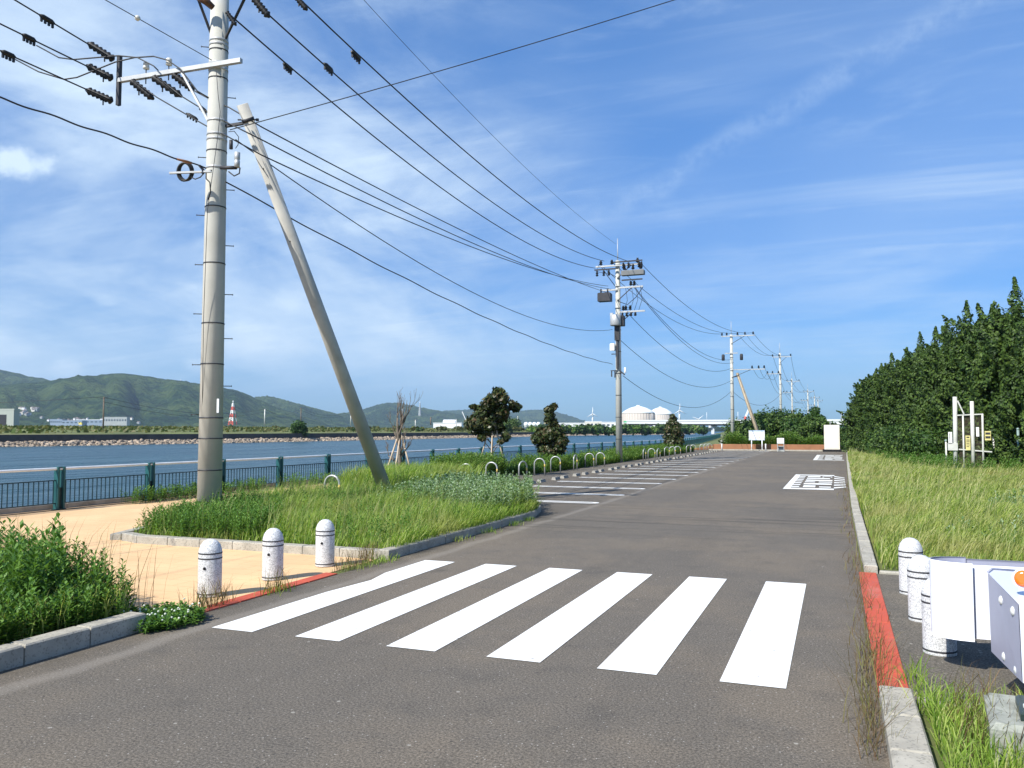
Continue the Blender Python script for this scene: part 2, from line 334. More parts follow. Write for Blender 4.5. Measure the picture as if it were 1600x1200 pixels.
M = dict(
 asphalt=asphalt_mat('road_asphalt', (.121, .106, .087)), walk=asphalt_mat('path_asphalt', (.112, .100, .082), False), paver=paver_mat(),
 white=paint_mat('white_road_paint', (.80, .80, .77), .75), worn=paint_mat('worn_white_paint', (.68, .68, .64), .9), red=paint_mat('red_kerb_paint', (.48, .085, .045), .9),
 kerb=mat('kerb_concrete', (.36, .335, .28), .9, var=.16, vscale=4, bump=.4, bscale=60, speck=[(70, .86, (.16, .15, .13), .5)], dirt=(3.5, .55, (.12, .11, .09), .55)),
 water=water_mat(), hill=hill_mat(),
 soil=mat('soil', (.10, .075, .045), .95, var=.35, vscale=6, bump=.8, bscale=20),
 field=mat('field_grass', (.115, .135, .04), .95, var=.35, vscale=.05, bump=.6, bscale=.8, dirt=(.03, .5, (.16, .14, .06), .7)),
 quay=mat('quay_concrete', (.30, .30, .29), .9, var=.15, vscale=1.5, dirt=(.8, .5, (.10, .10, .09), .7)),
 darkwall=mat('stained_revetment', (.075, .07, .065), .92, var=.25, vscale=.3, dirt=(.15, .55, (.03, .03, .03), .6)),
 stone=mat('riprap_stone', (.42, .35, .27), .9, var=.35, vscale=.6, bump=.6, bscale=3),
 pole=mat('pole_concrete', (.45, .445, .40), .85, var=.09, vscale=1.2, bump=.15, bscale=50, dirt=(1.1, .58, (.27, .27, .24), .4)),
 pole2=mat('strut_concrete', (.43, .42, .385), .85, var=.12, vscale=1.5, bump=.15, bscale=50, dirt=(1.4, .58, (.27, .24, .20), .4)),
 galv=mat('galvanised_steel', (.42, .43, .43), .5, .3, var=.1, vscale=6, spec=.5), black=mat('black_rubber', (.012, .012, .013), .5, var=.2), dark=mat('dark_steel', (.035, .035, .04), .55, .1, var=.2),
 brown=mat('brown_insulator', (.10, .045, .02), .3, var=.2), porc=mat('white_porcelain', (.62, .61, .55), .25, var=.06), cable=mat('cable_sheath', (.018, .019, .022), .5, var=.1), wire=mat('bare_wire', (.05, .052, .056), .5, .2, var=.1),
 bollard=mat('white_granite', (.58, .585, .585), .8, var=.04, vscale=6, bump=.35, bscale=160, speck=[(170, .66, (.20, .205, .215), .62), (110, .82, (.82, .82, .82), .6)]),
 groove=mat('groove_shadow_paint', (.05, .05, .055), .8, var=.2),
 teal=mat('teal_fence_paint', (.013, .085, .088), .45, .1, var=.15, vscale=3, spec=.5), bal=mat('dark_teal_bars', (.008, .030, .036), .5, .1, var=.15), swbox=mat('weathered_switch_box', (.16, .165, .165), .6, var=.1), tanpole=mat('tan_strut', (.36, .29, .20), .85, var=.15), shed=mat('pale_shed', (.38, .41, .36), .7, var=.05), rail=mat('pale_handrail', (.80, .81, .80), .4, .1, var=.08),
 hoop=mat('hoop_steel', (.42, .43, .42), .4, .4, var=.08), yellow=mat('yellow_band', (.48, .36, .10), .6, var=.15), stop=mat('wheelstop_concrete', (.30, .285, .25), .9, var=.2, vscale=8, bump=.4, dirt=(6, .5, (.14, .13, .11), .6)),
 wood=mat('timber_stake', (.42, .34, .25), .85, var=.2, vscale=5, bump=.4), bark=mat('bark', (.17, .13, .095), .95, var=.3, vscale=6, bump=.9, bscale=18), dead=mat('dead_bark', (.15, .125, .10), .95, var=.25, vscale=7, bump=.8, bscale=20),
 rail_w=mat('white_rail_paint', (.70, .72, .80), .28, var=.015, spec=.5), rail_g=mat('shaded_rail_grey', (.34, .35, .44), .45, var=.06, vscale=2, spec=.4), orange=mat('orange_reflector', (.95, .16, .01), .15, var=.05, spec=.8), bolt=mat('zinc_bolt', (.70, .71, .69), .35, .2, var=.05),  # rail_g: shade on the barrier faces put in as blue-grey colour
 cream=mat('cream_panel', (.74, .70, .60), .5, var=.04, dirt=(1.2, .6, (.5, .44, .34), .4)), wht=mat('white_enamel', (.80, .80, .79), .4, var=.04), blu=mat('pale_blue_print', (.42, .55, .72), .5, var=.1), ylw=mat('yellow_print', (.75, .62, .14), .5, var=.1),
 deck=mat('terracotta_wall', (.30, .135, .07), .85, var=.12, vscale=1.5, bump=.3, dirt=(1.5, .5, (.26, .12, .06), .5)),
 grn=mat('green_paint', (.02, .35, .12), .5, var=.1), bridge=mat('bridge_concrete', (.55, .57, .58), .8, var=.05, vscale=.05), tank=mat('tank_wall', (.47, .42, .37), .7, var=.04, vscale=.05), dome=mat('tank_roof', (.78, .80, .80), .5, var=.03, vscale=.05),
 twr=mat('turbine_white', (.72, .74, .76), .5, var=.03), redw=mat('red_tower_paint', (.60, .10, .07), .5, var=.08), bgrey=mat('blue_grey_cladding', (.22, .28, .36), .7, var=.08), grey=mat('grey_cladding', (.34, .36, .35), .7, var=.08, vscale=.2), win=mat('far_window', (.05, .07, .09), .3, var=.2), roof=mat('roof_tiles', (.16, .13, .12), .8, var=.3),
 chain=mat('aged_white_frame', (.56, .56, .52), .5, .1, var=.12, vscale=3, dirt=(3, .58, (.3, .22, .15), .5)), notice=mat('yellow_notice', (.62, .55, .22), .6, var=.08), txt=mat('dark_lettering', (.03, .03, .035), .6, var=.1), mesh_=mat('rusty_mesh', (.09, .07, .05), .7, .2, var=.25), pgreen=mat('grey_green_post', (.22, .30, .28), .5, .2, var=.1),
 footing=mat('mossy_concrete', (.28, .29, .25), .9, var=.2, vscale=6, bump=.5, dirt=(5, .5, (.07, .08, .06), .7)), foot_d=mat('dark_green_slab', (.03, .05, .045), .4, .3, var=.2),
)
L = dict(
 grass=leafmat('grass_blades', [(.10, .19, .025), (.22, .34, .045), (.34, .46, .08), (.50, .50, .22)], .42, patch=(.32, .34, .11), pscale=.7),
 grassr=leafmat('verge_grass_blades', [(.09, .17, .025), (.24, .33, .05), (.40, .45, .11), (.60, .55, .28)], .42, patch=(.36, .34, .13), pscale=.45),
 weed=leafmat('weed_leaves', [(.045, .11, .018), (.10, .20, .035), (.20, .34, .075)], .3, .45),
 mint=leafmat('grey_green_leaves', [(.10, .17, .06), (.17, .26, .10), (.27, .36, .2), (.36, .44, .3)], .3, .5),
 dry=leafmat('dry_stalks', [(.07, .04, .025), (.20, .12, .055), (.20, .20, .06), (.09, .06, .03)], .2),
 jun=leafmat('juniper_foliage', [(.014, .034, .007), (.04, .08, .013), (.11, .17, .028)], .12, .6, patch=(.07, .12, .02), pscale=.9),
 oak=leafmat('dark_olive_leaves', [(.016, .028, .008), (.035, .055, .013), (.08, .095, .03), (.11, .065, .035)], .18, .4),
 bush=leafmat('bush_leaves', [(.025, .06, .013), (.045, .095, .018), (.075, .14, .028)], .25, .5),
 fieldc=leafmat('field_plants', [(.06, .09, .025), (.12, .13, .04), (.17, .15, .06), (.09, .14, .03)], .25),
 shr=leafmat('bright_shrub', [(.055, .12, .018), (.09, .18, .026), (.14, .24, .04), (.2, .25, .06)], .3, .5),
 flower=leafmat('white_clover_heads', [(.7, .7, .62), (.8, .8, .75)], .2),
)

# ------------------------------------------------------------------ vegetation generators
def inpoly(P, poly):
    x, y = P[:, 0], P[:, 1]; c = np.zeros(len(P), bool); n = len(poly)
    for i in range(n):
        x1, y1 = poly[i]; x2, y2 = poly[(i + 1) % n]
        c ^= ((y1 > y) != (y2 > y)) & (x < (x2 - x1) * (y - y1) / (y2 - y1 + 1e-12) + x1)
    return c
def scatter(poly, n, dens=None):
    p = np.array(poly); lo, hi = p.min(0), p.max(0); out = []
    tot = 0
    while tot < n:
        q = rng.uniform(lo, hi, (n * 2, 2)); q = q[inpoly(q, poly)]
        if dens is not None: q = q[rng.random(len(q)) < dens(q)]
        out.append(q); tot += len(q)
        if len(q) == 0: break
    return np.concatenate(out)[:n]
def blades(name, xy, z0, h, w, lean=.5, mats=None, wind=(.25, .1), parent=None):
    n = len(xy); h = np.broadcast_to(h, n) * rng.uniform(.55, 1.25, n); w = np.broadcast_to(w, n) * rng.uniform(.7, 1.3, n)
    az = rng.uniform(0, 2 * np.pi, n); d = np.stack([np.cos(az), np.sin(az), np.zeros(n)], 1)
    la = rng.uniform(0, 2 * np.pi, n); ln = rng.uniform(.05, lean, n); l = np.stack([np.cos(la) * ln + wind[0], np.sin(la) * ln + wind[1]], 1) * h[:, None]
    b = np.column_stack([xy, np.broadcast_to(z0, n)])
    V = np.zeros((n, 7, 3)); wv = d * w[:, None] / 2
    V[:, 0] = b - wv; V[:, 1] = b + wv
    m1 = b + np.column_stack([l * .22, h * .42]); V[:, 2] = m1 - wv * .9; V[:, 3] = m1 + wv * .9
    m2 = b + np.column_stack([l * .62, h * .8]); V[:, 4] = m2 - wv * .55; V[:, 5] = m2 + wv * .55
    V[:, 6] = b + np.column_stack([l * 1.15, h * (1.05 - .25 * ln)])
    i = np.arange(n)[:, None] * 7
    Q = np.concatenate([i + np.array([[0, 1, 3, 2]]), i + np.array([[2, 3, 5, 4]])]); T = i + np.array([[4, 5, 6]])
    return npmesh(name, V.reshape(-1, 3), Q, mats, parent, T)
def leaves_geo(c, nrm, size, asp=1.6, fold=.25):
    """diamond leaves: c (n,3), nrm (n,3) facing, size (n,)"""
    n = len(c); nrm = nrm / (np.linalg.norm(nrm, axis=1, keepdims=True) + 1e-9)
    r = rng.normal(size=(n, 3)); a = np.cross(nrm, r); a /= np.linalg.norm(a, axis=1, keepdims=True) + 1e-9; b = np.cross(nrm, a)
    s = size[:, None]; V = np.zeros((n, 4, 3))
    V[:, 0] = c - a * s * asp / 2; V[:, 1] = c - b * s / 2 + nrm * s * fold * .5; V[:, 2] = c + a * s * asp / 2; V[:, 3] = c + b * s / 2 + nrm * s * fold * .5
    return V.reshape(-1, 3), (np.arange(n)[:, None] * 4 + np.arange(4)[None])
def stalks(name, xy, z0, h, leaf, wid, per, mats, lean=.18, parent=None, droop=.5, stem=True):
    """upright leafy weeds: stem plus lance leaves going round it"""
    n = len(xy); h = np.broadcast_to(h, n) * rng.uniform(.65, 1.2, n); la = rng.uniform(0, 6.28, n); ln = rng.uniform(0, lean, n)
    L2 = np.stack([np.cos(la) * ln, np.sin(la) * ln], 1)
    k = np.tile(np.arange(per), n); s = np.repeat(np.arange(n), per); t = (.12 + .88 * (k + .5) / per); az = k * 2.4 + np.repeat(rng.uniform(0, 6.28, n), per)
    base = np.column_stack([xy[s] + L2[s] * (h[s] * t * t)[:, None], z0 + h[s] * t])
    out = np.stack([np.cos(az), np.sin(az), np.zeros_like(az)], 1); ll = leaf * rng.uniform(.6, 1.25, len(s)) * (1.15 - .75 * t ** 2)
    upk = .25 + .95 * t ** 1.5 + rng.normal(0, .15, len(s)); side = np.stack([-out[:, 1], out[:, 0], np.zeros_like(az)], 1) * (wid * rng.uniform(.7, 1.2, len(s)))[:, None] / 2
    mid = base + (out * .5 + np.array([0, 0, 1]) * (upk * .5)[:, None]) * ll[:, None]; tip = base + (out + np.array([0, 0, 1]) * (upk - droop * .5)[:, None]) * ll[:, None]
    V = np.stack([base, mid - side, tip, mid + side], 1).reshape(-1, 3); Q = np.arange(len(s))[:, None] * 4 + np.arange(4)[None]
    if stem:
        m = len(V); sw = np.array([.004, 0, 0]); b0 = np.column_stack([xy, np.full(n, z0)]); b1 = np.column_stack([xy + L2 * h[:, None], z0 + h])
        V2 = np.stack([b0 - sw, b0 + sw, b1 + sw * .6, b1 - sw * .6], 1).reshape(-1, 3); V = np.concatenate([V, V2]); Q = np.concatenate([Q, m + np.arange(n)[:, None] * 4 + np.arange(4)[None]])
    return npmesh(name, V, Q, mats, parent)
def lump(center, r, n=16, m=11, amp=.18, seed=0, flat=1.):
    """uneven closed core used inside dense crowns"""
    g = np.random.default_rng(seed); ph = g.uniform(0, 6.28, (6, 3)); V = []
    for i in range(m + 1):
        t = math.pi * i / m
        for k in range(n):
            a = 2 * math.pi * k / n; d = np.array([math.sin(t) * math.cos(a), math.sin(t) * math.sin(a), math.cos(t)])
            f = 1 + amp * sum(math.sin(3.1 * (q + 1) ** .5 * d[q % 3] * 2 + ph[q, 0]) for q in range(6)) / 3
            V.append(np.array(center) + d * np.array(r) * f)
    Fq = [[i * n + k, (i + 1) * n + k, (i + 1) * n + (k + 1) % n, i * n + (k + 1) % n] for i in range(m) for k in range(n)]
    return np.array(V), np.array(Fq)
def clumpy_crown(name, blobs, nl, size, mats, parent=None, core=True, asp=1.5):
    """leaf clumps: blobs = [(cx,cy,cz,r,flat)], leaves sit in and on every clump"""
    Vs, Qs = [], []; off = 0; tot = sum(b[3] ** 2 for b in blobs)
    for j, (x, y, z, r, fl) in enumerate(blobs):
        n = max(12, int(nl * r * r / tot)); d = rng.normal(size=(n, 3)); d /= np.linalg.norm(d, axis=1, keepdims=True)
        sub = rng.normal(size=(7, 3)); sub /= np.linalg.norm(sub, axis=1, keepdims=True)
        bump = 1 + .42 * (np.max(d @ sub.T, axis=1) - .6) * 2
        rr = r * rng.uniform(.55, 1.0, n) ** .5 * bump * rng.uniform(.78, 1.28, n); c = np.array([x, y, z]) + d * rr[:, None] * np.array([1, 1, fl])
        v, q = leaves_geo(c, d + rng.normal(0, .55, (n, 3)) + np.array([0, 0, .35]), np.full(n, size) * rng.uniform(.6, 1.35, n), asp)
        Vs.append(v); Qs.append(q + off); off += len(v)
        if core:
            v, q = lump((x, y, z), (r * .62, r * .62, r * .62 * fl), 9, 6, .15, j); Vs.append(v); Qs.append(q + off); off += len(v)
    return npmesh(name, np.concatenate(Vs), np.concatenate(Qs), mats, parent)
def juniper_mesh(seed, h, R_, nt=125, per=230):
    g = np.random.default_rng(seed); Vs, Qs = [], []; off = 0
    def Rz(t): return R_ * min(1, .8 + .8 * t) * max(0, 1 - t / .84) ** .6 * 1.1
    v, q = lump((0, 0, h * .36), (R_ * .42, R_ * .42, h * .32), 14, 12, .12, seed); Vs.append(v); Qs.append(q); off += len(v)
    T = []
    for j in range(nt):
        t = g.uniform(0, 1) ** 1.05 * .78; a = g.uniform(0, 6.28); rr = Rz(t) * g.uniform(.66, 1.0); ca, sa = math.cos(a), math.sin(a)
        T.append(((ca * rr, sa * rr, h * t), np.array([ca * .5 - sa * .45, sa * .5 + ca * .45, .85]) + g.normal(0, .25, 3), g.uniform(.8, 1.4), g.uniform(.26, .46), per, a))
    tips = [(0, 0, 1.0, .46)] + [(math.cos(b) * r, math.sin(b) * r, z, .34) for b, r, z in zip(g.uniform(0, 6.28, 5), g.uniform(.6, 1.4, 5), g.uniform(.70, .88, 5))]
    for x, y, z, r0 in tips:
        L_ = 3.0 if x == 0 else 1.9; lean = g.normal(0, .09, 2)
        T.append(((x, y, h * z - L_), np.array([lean[0], lean[1], 1.]), L_, r0, int(per * 3.2), g.uniform(0, 6.28)))
        for _ in range(4): u = g.uniform(.1, .6); a = g.uniform(0, 6.28); T.append(((x + math.cos(a) * r0 * .5, y + math.sin(a) * r0 * .5, h * z - L_ * (1 - u)), np.array([math.cos(a) * .35, math.sin(a) * .35, 1.]), .6, .16, int(per * .5), a))
    for b, ax, ln, r0, n, a in T:
        ax = ax / np.linalg.norm(ax); b = np.array(b); n = int(n * g.uniform(.85, 1.15)); s = g.uniform(0, 1, n)
        pr = r0 * np.sin(np.pi * np.clip(s * .8 + .18, 0, 1)) ** .8 * (1 - .5 * s)
        u = np.cross(ax, [0.3, .2, .9]) if abs(ax[2]) < .97 else np.cross(ax, [1, .2, 0.]); u /= np.linalg.norm(u); w = np.cross(ax, u); th = g.uniform(0, 6.28, n)
        nd = u[None] * np.cos(th)[:, None] + w[None] * np.sin(th)[:, None]
        rope = 1 + .42 * np.sin(2 * th + 8 * s * ln)
        curl = np.outer(s ** 2 * .2, np.array([-math.sin(a), math.cos(a), .1]))
        c = b[None] + ax[None] * (s * ln)[:, None] + nd * (pr * rope * g.uniform(.7, 1.05, n))[:, None] + curl
        vv, qq = leaves_geo(c, nd + ax[None] * .7 + g.normal(0, .3, (n, 3)), g.uniform(.06, .115, n), 1.6); Vs.append(vv); Qs.append(qq + off); off += len(vv)
    return np.concatenate(Vs), np.concatenate(Qs)
def limb(mb, p, d, ln, r, depth, spread=.6, up=.25, seg=3, kids=3, rnd=random):
    pts = [Vector(p)]; dd = Vector(d).normalized(); rs = [r]
    for k in range(seg):
        dd = (dd + Vector((rnd.gauss(0, .14), rnd.gauss(0, .14), rnd.gauss(0, .1) + up * .15))).normalized(); pts.append(pts[-1] + dd * ln / seg); rs.append(max(.004, r * (1 - .5 * (k + 1) / seg)))
    mb.path(pts, rs, 5 if depth else 4)
    if depth:
        for k in range(kids):
            j = rnd.randint(1, seg); nd = (dd + Vector((rnd.gauss(0, spread), rnd.gauss(0, spread), rnd.gauss(0, spread * .6) + up))).normalized()
            limb(mb, pts[j], nd, ln * rnd.uniform(.5, .8), rs[j] * .65, depth - 1, spread, up, seg, kids, rnd)

# ------------------------------------------------------------------ the setting
def sheet(name, poly, z, m, kind='structure'):
    mb = MB(); mb.add([(x, y, z) for x, y in poly], [list(range(len(poly)))]); o = mb.build(name, m); return tag(o, kind=kind)
SHORE = [(-17.3, -300), (-17.3, 42), (-16.5, 50), (-15.8, 60), (-15.5, 70), (-15.9, 85), (-17.9, 110), (-21.5, 147), (-29, 220), (-41, 327), (-70, 520), (-90, 700), (-300, 2500), (-2000, 9000)]
sheet('ground', SHORE + [(16000, 9000), (16000, -6000), (-17.3, -6000)], -.012, M['field'])
sheet('water', [(-16000, -9000), (600, -9000), (600, 16000), (-16000, 16000)], -1.2, M['water'])
mb = MB()
for (x0, y0), (x1, y1) in zip(SHORE[:-2], SHORE[1:-1]): mb.add([(x0, y0, -.02), (x1, y1, -.02), (x1 - .15, y1, -3), (x0 - .15, y0, -3)], [(0, 1, 2, 3)])
tag(mb.build('quay_wall', M['quay']), 'pale concrete quay wall dropping from the railing to the water', 'quay wall')
sheet('road', [(-5.8, -40), (.27, -40), (.27, 20), (.32, 27), (.5, 50), (.75, 75.5), (-9.95, 75.5), (-9.95, 15.7), (-5.82, 15.7)], 0, M['asphalt'])
sheet('path', [(.43, 6.1), (14, 6.1), (14, 11.3), (.43, 11.3)], .004, M['walk'])
sheet('plaza', [(-16.62, -40), (-5.99, -40), (-5.99, 18), (-9.9, 18), (-9.9, 23.5), (-16.62, 23.5)], -.004, M['paver'])
sheet('promenade', [(-16.62, 23.5), (-9.9, 23.5), (-9.9, 76), (-15.5, 76), (-15.2, 60), (-16, 46)], -.004, M['walk'])
# far bank: riprap, revetment, field
FB = [(-146, -500), (-143.8, 106), (-138, 160), (-139, 255), (-143, 330), (-144.8, 471), (-128, 560), (-108, 611), (-112, 700), (-300, 1700), (-900, 6000)]
mb = MB(); n = len(FB)
mb.add([(x + 3.2, y, -1.6) for x, y in FB] + [(x, y, -.35) for x, y in FB], [(i, i + 1, n + i + 1, n + i) for i in range(n - 1)])
tag(mb.build('far_shore_slope', M['stone']), kind='structure')
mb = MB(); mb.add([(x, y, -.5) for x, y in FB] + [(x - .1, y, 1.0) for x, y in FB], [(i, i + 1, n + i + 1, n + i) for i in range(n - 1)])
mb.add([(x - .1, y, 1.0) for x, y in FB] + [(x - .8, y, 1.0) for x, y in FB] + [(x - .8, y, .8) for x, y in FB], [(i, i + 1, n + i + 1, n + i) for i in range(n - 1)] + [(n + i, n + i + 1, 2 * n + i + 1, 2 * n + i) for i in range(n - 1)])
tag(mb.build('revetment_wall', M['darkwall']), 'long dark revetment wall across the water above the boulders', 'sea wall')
offs = [(-.7, .9), (-8, 1.2), (-40, 2.2), (-150, 2.9), (-700, 3.2), (-6000, 6)]
mb = MB(); mb.add([(x + d, y, z) for d, z in offs for x, y in FB], [(k * n + i, k * n + i + 1, (k + 1) * n + i + 1, (k + 1) * n + i) for k in range(len(offs) - 1) for i in range(n - 1)])
tag(mb.build('far_field', M['field']), kind='structure')
# boulders of the riprap: uncountable
Vs, Qs = [], []; off = 0
def fbx(y):
    for (x0, y0), (x1, y1) in zip(FB[:-1], FB[1:]):
        if y0 <= y <= y1: return x0 + (x1 - x0) * (y - y0) / (y1 - y0)
for i in range(6500):
    y = 60 + (rng.random() ** 1.4) * 560; k = rng.random(); r = rng.uniform(.28, .75); r = rng.uniform(.22, .5); x = fbx(y) + .5 + 2.7 * k; z = -.42 - 1.05 * k
    v, q = lump((x, y, z), (r, r * rng.uniform(.8, 1.5), r * rng.uniform(.5, .8)), 6, 4, .3, i); Vs.append(v + rng.normal(0, .05, v.shape)); Qs.append(q + off); off += len(v)
tag(npmesh('boulders', np.concatenate(Vs), np.concatenate(Qs), mat('riprap_boulder', (.33, .265, .20), .9, var=.45, vscale=.7, bump=.5, bscale=3)), kind='stuff')

# hills (each range is real relief with its own distance)
def hill(name, sky, R0, R1, R2, seed, px0, px1, nx=170):
    px = np.linspace(px0, px1, nx); sx = np.array([s[0] for s in sky]); sy = np.array([s[1] for s in sky]); ys = np.interp(px, sx, sy)
    g = np.random.default_rng(seed)
    ys = np.convolve(np.pad(ys, 3, mode='edge'), np.ones(5) / 5, 'same')[3:-3]
    nr = 34; V = np.zeros((nr, nx, 3)); ph = g.uniform(0, 6.28, 12)
    for j, x in enumerate(px):
        d = ray(float(x), float(ys[j])); hd = math.hypot(d.x, d.y); ux, uy = d.x / hd, d.y / hd; top = max(0., H + R1 * d.z / hd); edge = min(1, max(0, min(x - px0, px1 - x) / ((px1 - px0) * .03)))
        edge = 1 if name.endswith('k') else edge
        for i in range(nr):
            s = i / (nr - 1) * 1.3; 
            if s <= 1: R = R0 + (R1 - R0) * s; f = (s * s * (3 - 2 * s)) ** .85
            else: R = R1 + (R2 - R1) * (s - 1) / .3; f = 1 - .8 * ((s - 1) / .3)
            hh = top * f
            az = x / 1280.
            gul = .17 * math.sin(az * 46 + ph[0] + 2 * s) + .11 * math.sin(az * 93 + ph[1] - 3 * s) + .07 * math.sin(az * 171 + ph[2] + 5 * s) + .05 * math.sin(az * 333 + s * 9 + ph[3])
            hh *= 1 + gul * 6.5 * s * (1 - s) ** 1.9 if s < 1 else 1
            hh += g.normal(0, 1.) * R1 * .00045 * min(1, hh / 40)
            V[i, j] = (ux * R, uy * R, 2.5 + max(0, hh) * edge - (1 - edge) * 5)
    idx = np.arange(nr * nx).reshape(nr, nx); Q = np.stack([idx[:-1, :-1], idx[:-1, 1:], idx[1:, 1:], idx[1:, :-1]], -1).reshape(-1, 4)
    return tag(npmesh(name, V.reshape(-1, 3), Q, M['hill'], smooth=True), kind='structure')
hill('hills', [(-900, 560), (-500, 540), (-250, 560), (-60, 568), (0, 579), (20, 583), (45, 590), (75, 597), (110, 606), (200, 640), (300, 664)], 3300, 4700, 6000, 1, -900, 300)
hill('hills', [(-700, 640), (-100, 600), (0, 604), (50, 599), (78, 597), (100, 593), (140, 591), (160, 587), (175, 585), (195, 585), (230, 590), (280, 598), (315, 603), (347, 607), (370, 611), (395, 622), (430, 637), (470, 652), (520, 664)], 2300, 3400, 4300, 2, -700, 540)
hill('hills', [(330, 640), (380, 628), (400, 621), (420, 620), (435, 623), (460, 631), (500, 641), (520, 646), (560, 655), (620, 665)], 3200, 4300, 5200, 3, 330, 640)
hill('hills', [(490, 660), (520, 649), (545, 646), (560, 643), (580, 636), (600, 631), (615, 630), (630, 632), (650, 636), (680, 642), (700, 646), (760, 655), (830, 664)], 3900, 5200, 6200, 4, 490, 840)
hill('hills', [(620, 655), (680, 645), (700, 643), (740, 640), (780, 642), (795, 645), (810, 643), (830, 641), (850, 641), (870, 645), (900, 654), (920, 661), (935, 666), (960, 670)], 5200, 7000, 8000, 5, 620, 960)

# ------------------------------------------------------------------ kerbs and painted markings
def kerb(name, pts, w=.18, h=.13, m='kerb', step=.6, seg=.012, z0=-.03):
    mb = MB(); pts = [Vector((*p, 0)) for p in pts]
    for a, b in zip(pts[:-1], pts[1:]):
        Ln = (b - a).length; n = max(1, round(Ln / step)); d = (b - a) / n; rz = math.atan2(d.y, d.x); o = Vector((-math.sin(rz), math.cos(rz), 0)) * w / 2
        for i in range(n):
            c = a + d * (i + .5) + o; mb.box((c.x, c.y, z0 + (h - z0) / 2 + random.uniform(-.003, .003)), (d.length - seg, w + random.uniform(-.004, .004), h - z0), rz, 0, .012)
    return tag(mb.build(name, M[m]), kind='structure')
kerb('kerb', [(-5.81, 5.75), (-5.81, -30)][::-1], h=.15)
kerb('kerb', [(-10.9, 10.22), (-10.4, 10.05), (-5.98, 10.05)][::1], h=.12)
kerb('kerb', [(-5.81, 10.05), (-5.81, 16.0), (-6.1, 17.2), (-6.9, 18.5), (-7.9, 19.5), (-9.7, 20.2)], h=.13)
kerb('kerb', [(-10.95, 10.25), (-11.3, 11.2), (-12.2, 14.5), (-12.8, 20.), (-13.1, 22.5)], h=.10)
kerb('kerb', [(.46, -4), (.43, 6.08)], w=.2, h=.10)
kerb('kerb', [(.45, 11.32), (.45, 20), (.5, 27), (.68, 50), (.93, 74.8)], w=.16, h=.10)
kerb('kerb', [(3.4, 6.05), (.46, 6.05)][::-1], w=.1, h=.03)
kerb('kerb', [(.46, 11.34), (9, 11.34)], w=.1, h=.03)
kerb('kerb', [(-16.62, -30), (-16.62, 42), (-15.9, 50), (-15.15, 60), (-14.9, 72)], w=-.22 * -1, h=.12, step=2., m='quay')
mb = MB(); mb.box((-16.36, 6, .004), (.075, 72, .012)); tag(mb.build('kerb_shade_strip', M['black']), kind='structure')  # black strip painted in for the shade on the kerb face
kerb('kerb', [(-10.7, 75.5), (-.4, 75.5)], w=.14, h=.12, step=1.2)
mb = MB()
for k in range(6):
    y0, y1 = 6.42 + .6 * k, 7.0 + .6 * k
    if y1 < 9.1: mb.box((-5.9, (y0 + y1) / 2, .0), (.17, .585, .03), 0, 0, .004)
tag(mb.build('flush_kerb', M['red']), 'red painted flush kerb at the sandy paving beside three bollards', 'kerb')
mb = MB()
for k in range(9):
    y0 = 6.12 + .575 * k; mb.box((.33, y0 + .285, .0), (.2, .567, .036), 0, 0, .004)
tag(mb.build('flush_kerb', M['red']), 'red painted flush kerb at the asphalt path beside the barrier', 'kerb')
road = bpy.data.objects['road']
ZP = .005
def quad(mb, p, z=ZP): mb.add([(x, y, z) for x, y in p], [tuple(range(len(p)))])
p0 = 5.31
for k in range(6):
    x = -5.31 + .9 * k; mb = MB(); y0 = 6.02 + .012 * k; y1 = y0 + 4.17
    if k == 0: pts = [(x, y0), (x + .45, y0), (x + .45, y1), (x + .0, y1), (x + .0, 9.1), (x + .1, 8.6), (x + .06, 8.2), (x + .02, 7.8)]
    else: pts = [(x, y0), (x + .45, y0), (x + .45, y1), (x, y1)]
    quad(mb, pts); o = mb.build('crosswalk_stripe', M['white']); o.parent = road
for k in range(20):
    y = 19.52 + 2.637 * k; mb = MB(); w = .135; L0, L1 = -9.15, -5.68; R_ = .2
    out = [(L0, y)] + [(L1 + R_ * math.sin(a), y + R_ - R_ * math.cos(a)) for a in np.linspace(0, math.pi, 9)] + [(L0, y + 2 * R_)]
    inn = [(L0, y + w)] + [(L1 + (R_ - w) * math.sin(a), y + R_ - (R_ - w) * math.cos(a)) for a in np.linspace(0, math.pi, 9)] + [(L0, y + 2 * R_ - w)]
    for a, b, c, d in zip(out[:-1], out[1:], inn[1:], inn[:-1]): quad(mb, [a, b, c, d])
    mb.build('parking_bay_line', M['white' if k < 15 else 'worn']).parent = road
# lettering box on the road (seen almost edge-on): frame, comb of teeth, bars, lines running to the kerb
def lettering(X0, X1, Y0, Y1, tail):
    mb = MB(); fw, fh = .13, .5
    U = lambda u: X0 + (X1 - X0) * u; V = lambda v: Y0 + (Y1 - Y0) * v
    def r(u0, v0, u1, v1): quad(mb, [(U(u0), V(v0)), (U(u1), V(v0)), (U(u1), V(v1)), (U(u0), V(v1))])
    r(0, 0, .13, 1); r(.13, 0, 1, .07); r(.13, .93, 1, 1)
    for k in range(7): r(.13, .12 + k * .115, .29, .17 + k * .115)
    r(.37, .12, .62, .22); r(.70, .12, .94, .17)
    r(.35, .28, .95, .36); r(.35, .42, .58, .47); r(.66, .42, .96, .47); r(.35, .52, .96, .60); r(.35, .67, .9, .74)
    r(.35, .80, .66, .88); r(.71, .80, .75, .9); r(.71, .86, .95, .9); r(.92, .80, .95, .9)
    if tail:
        for k in range(6): v = .08 + .155 * k; quad(mb, [(U(1.0), V(v)), (X1 + .36, V(.16 + .12 * k)), (X1 + .36, V(.20 + .12 * k)), (U(1.0), V(v + .06))])
    mb.build('road_lettering', M['white' if tail else 'worn']).parent = road
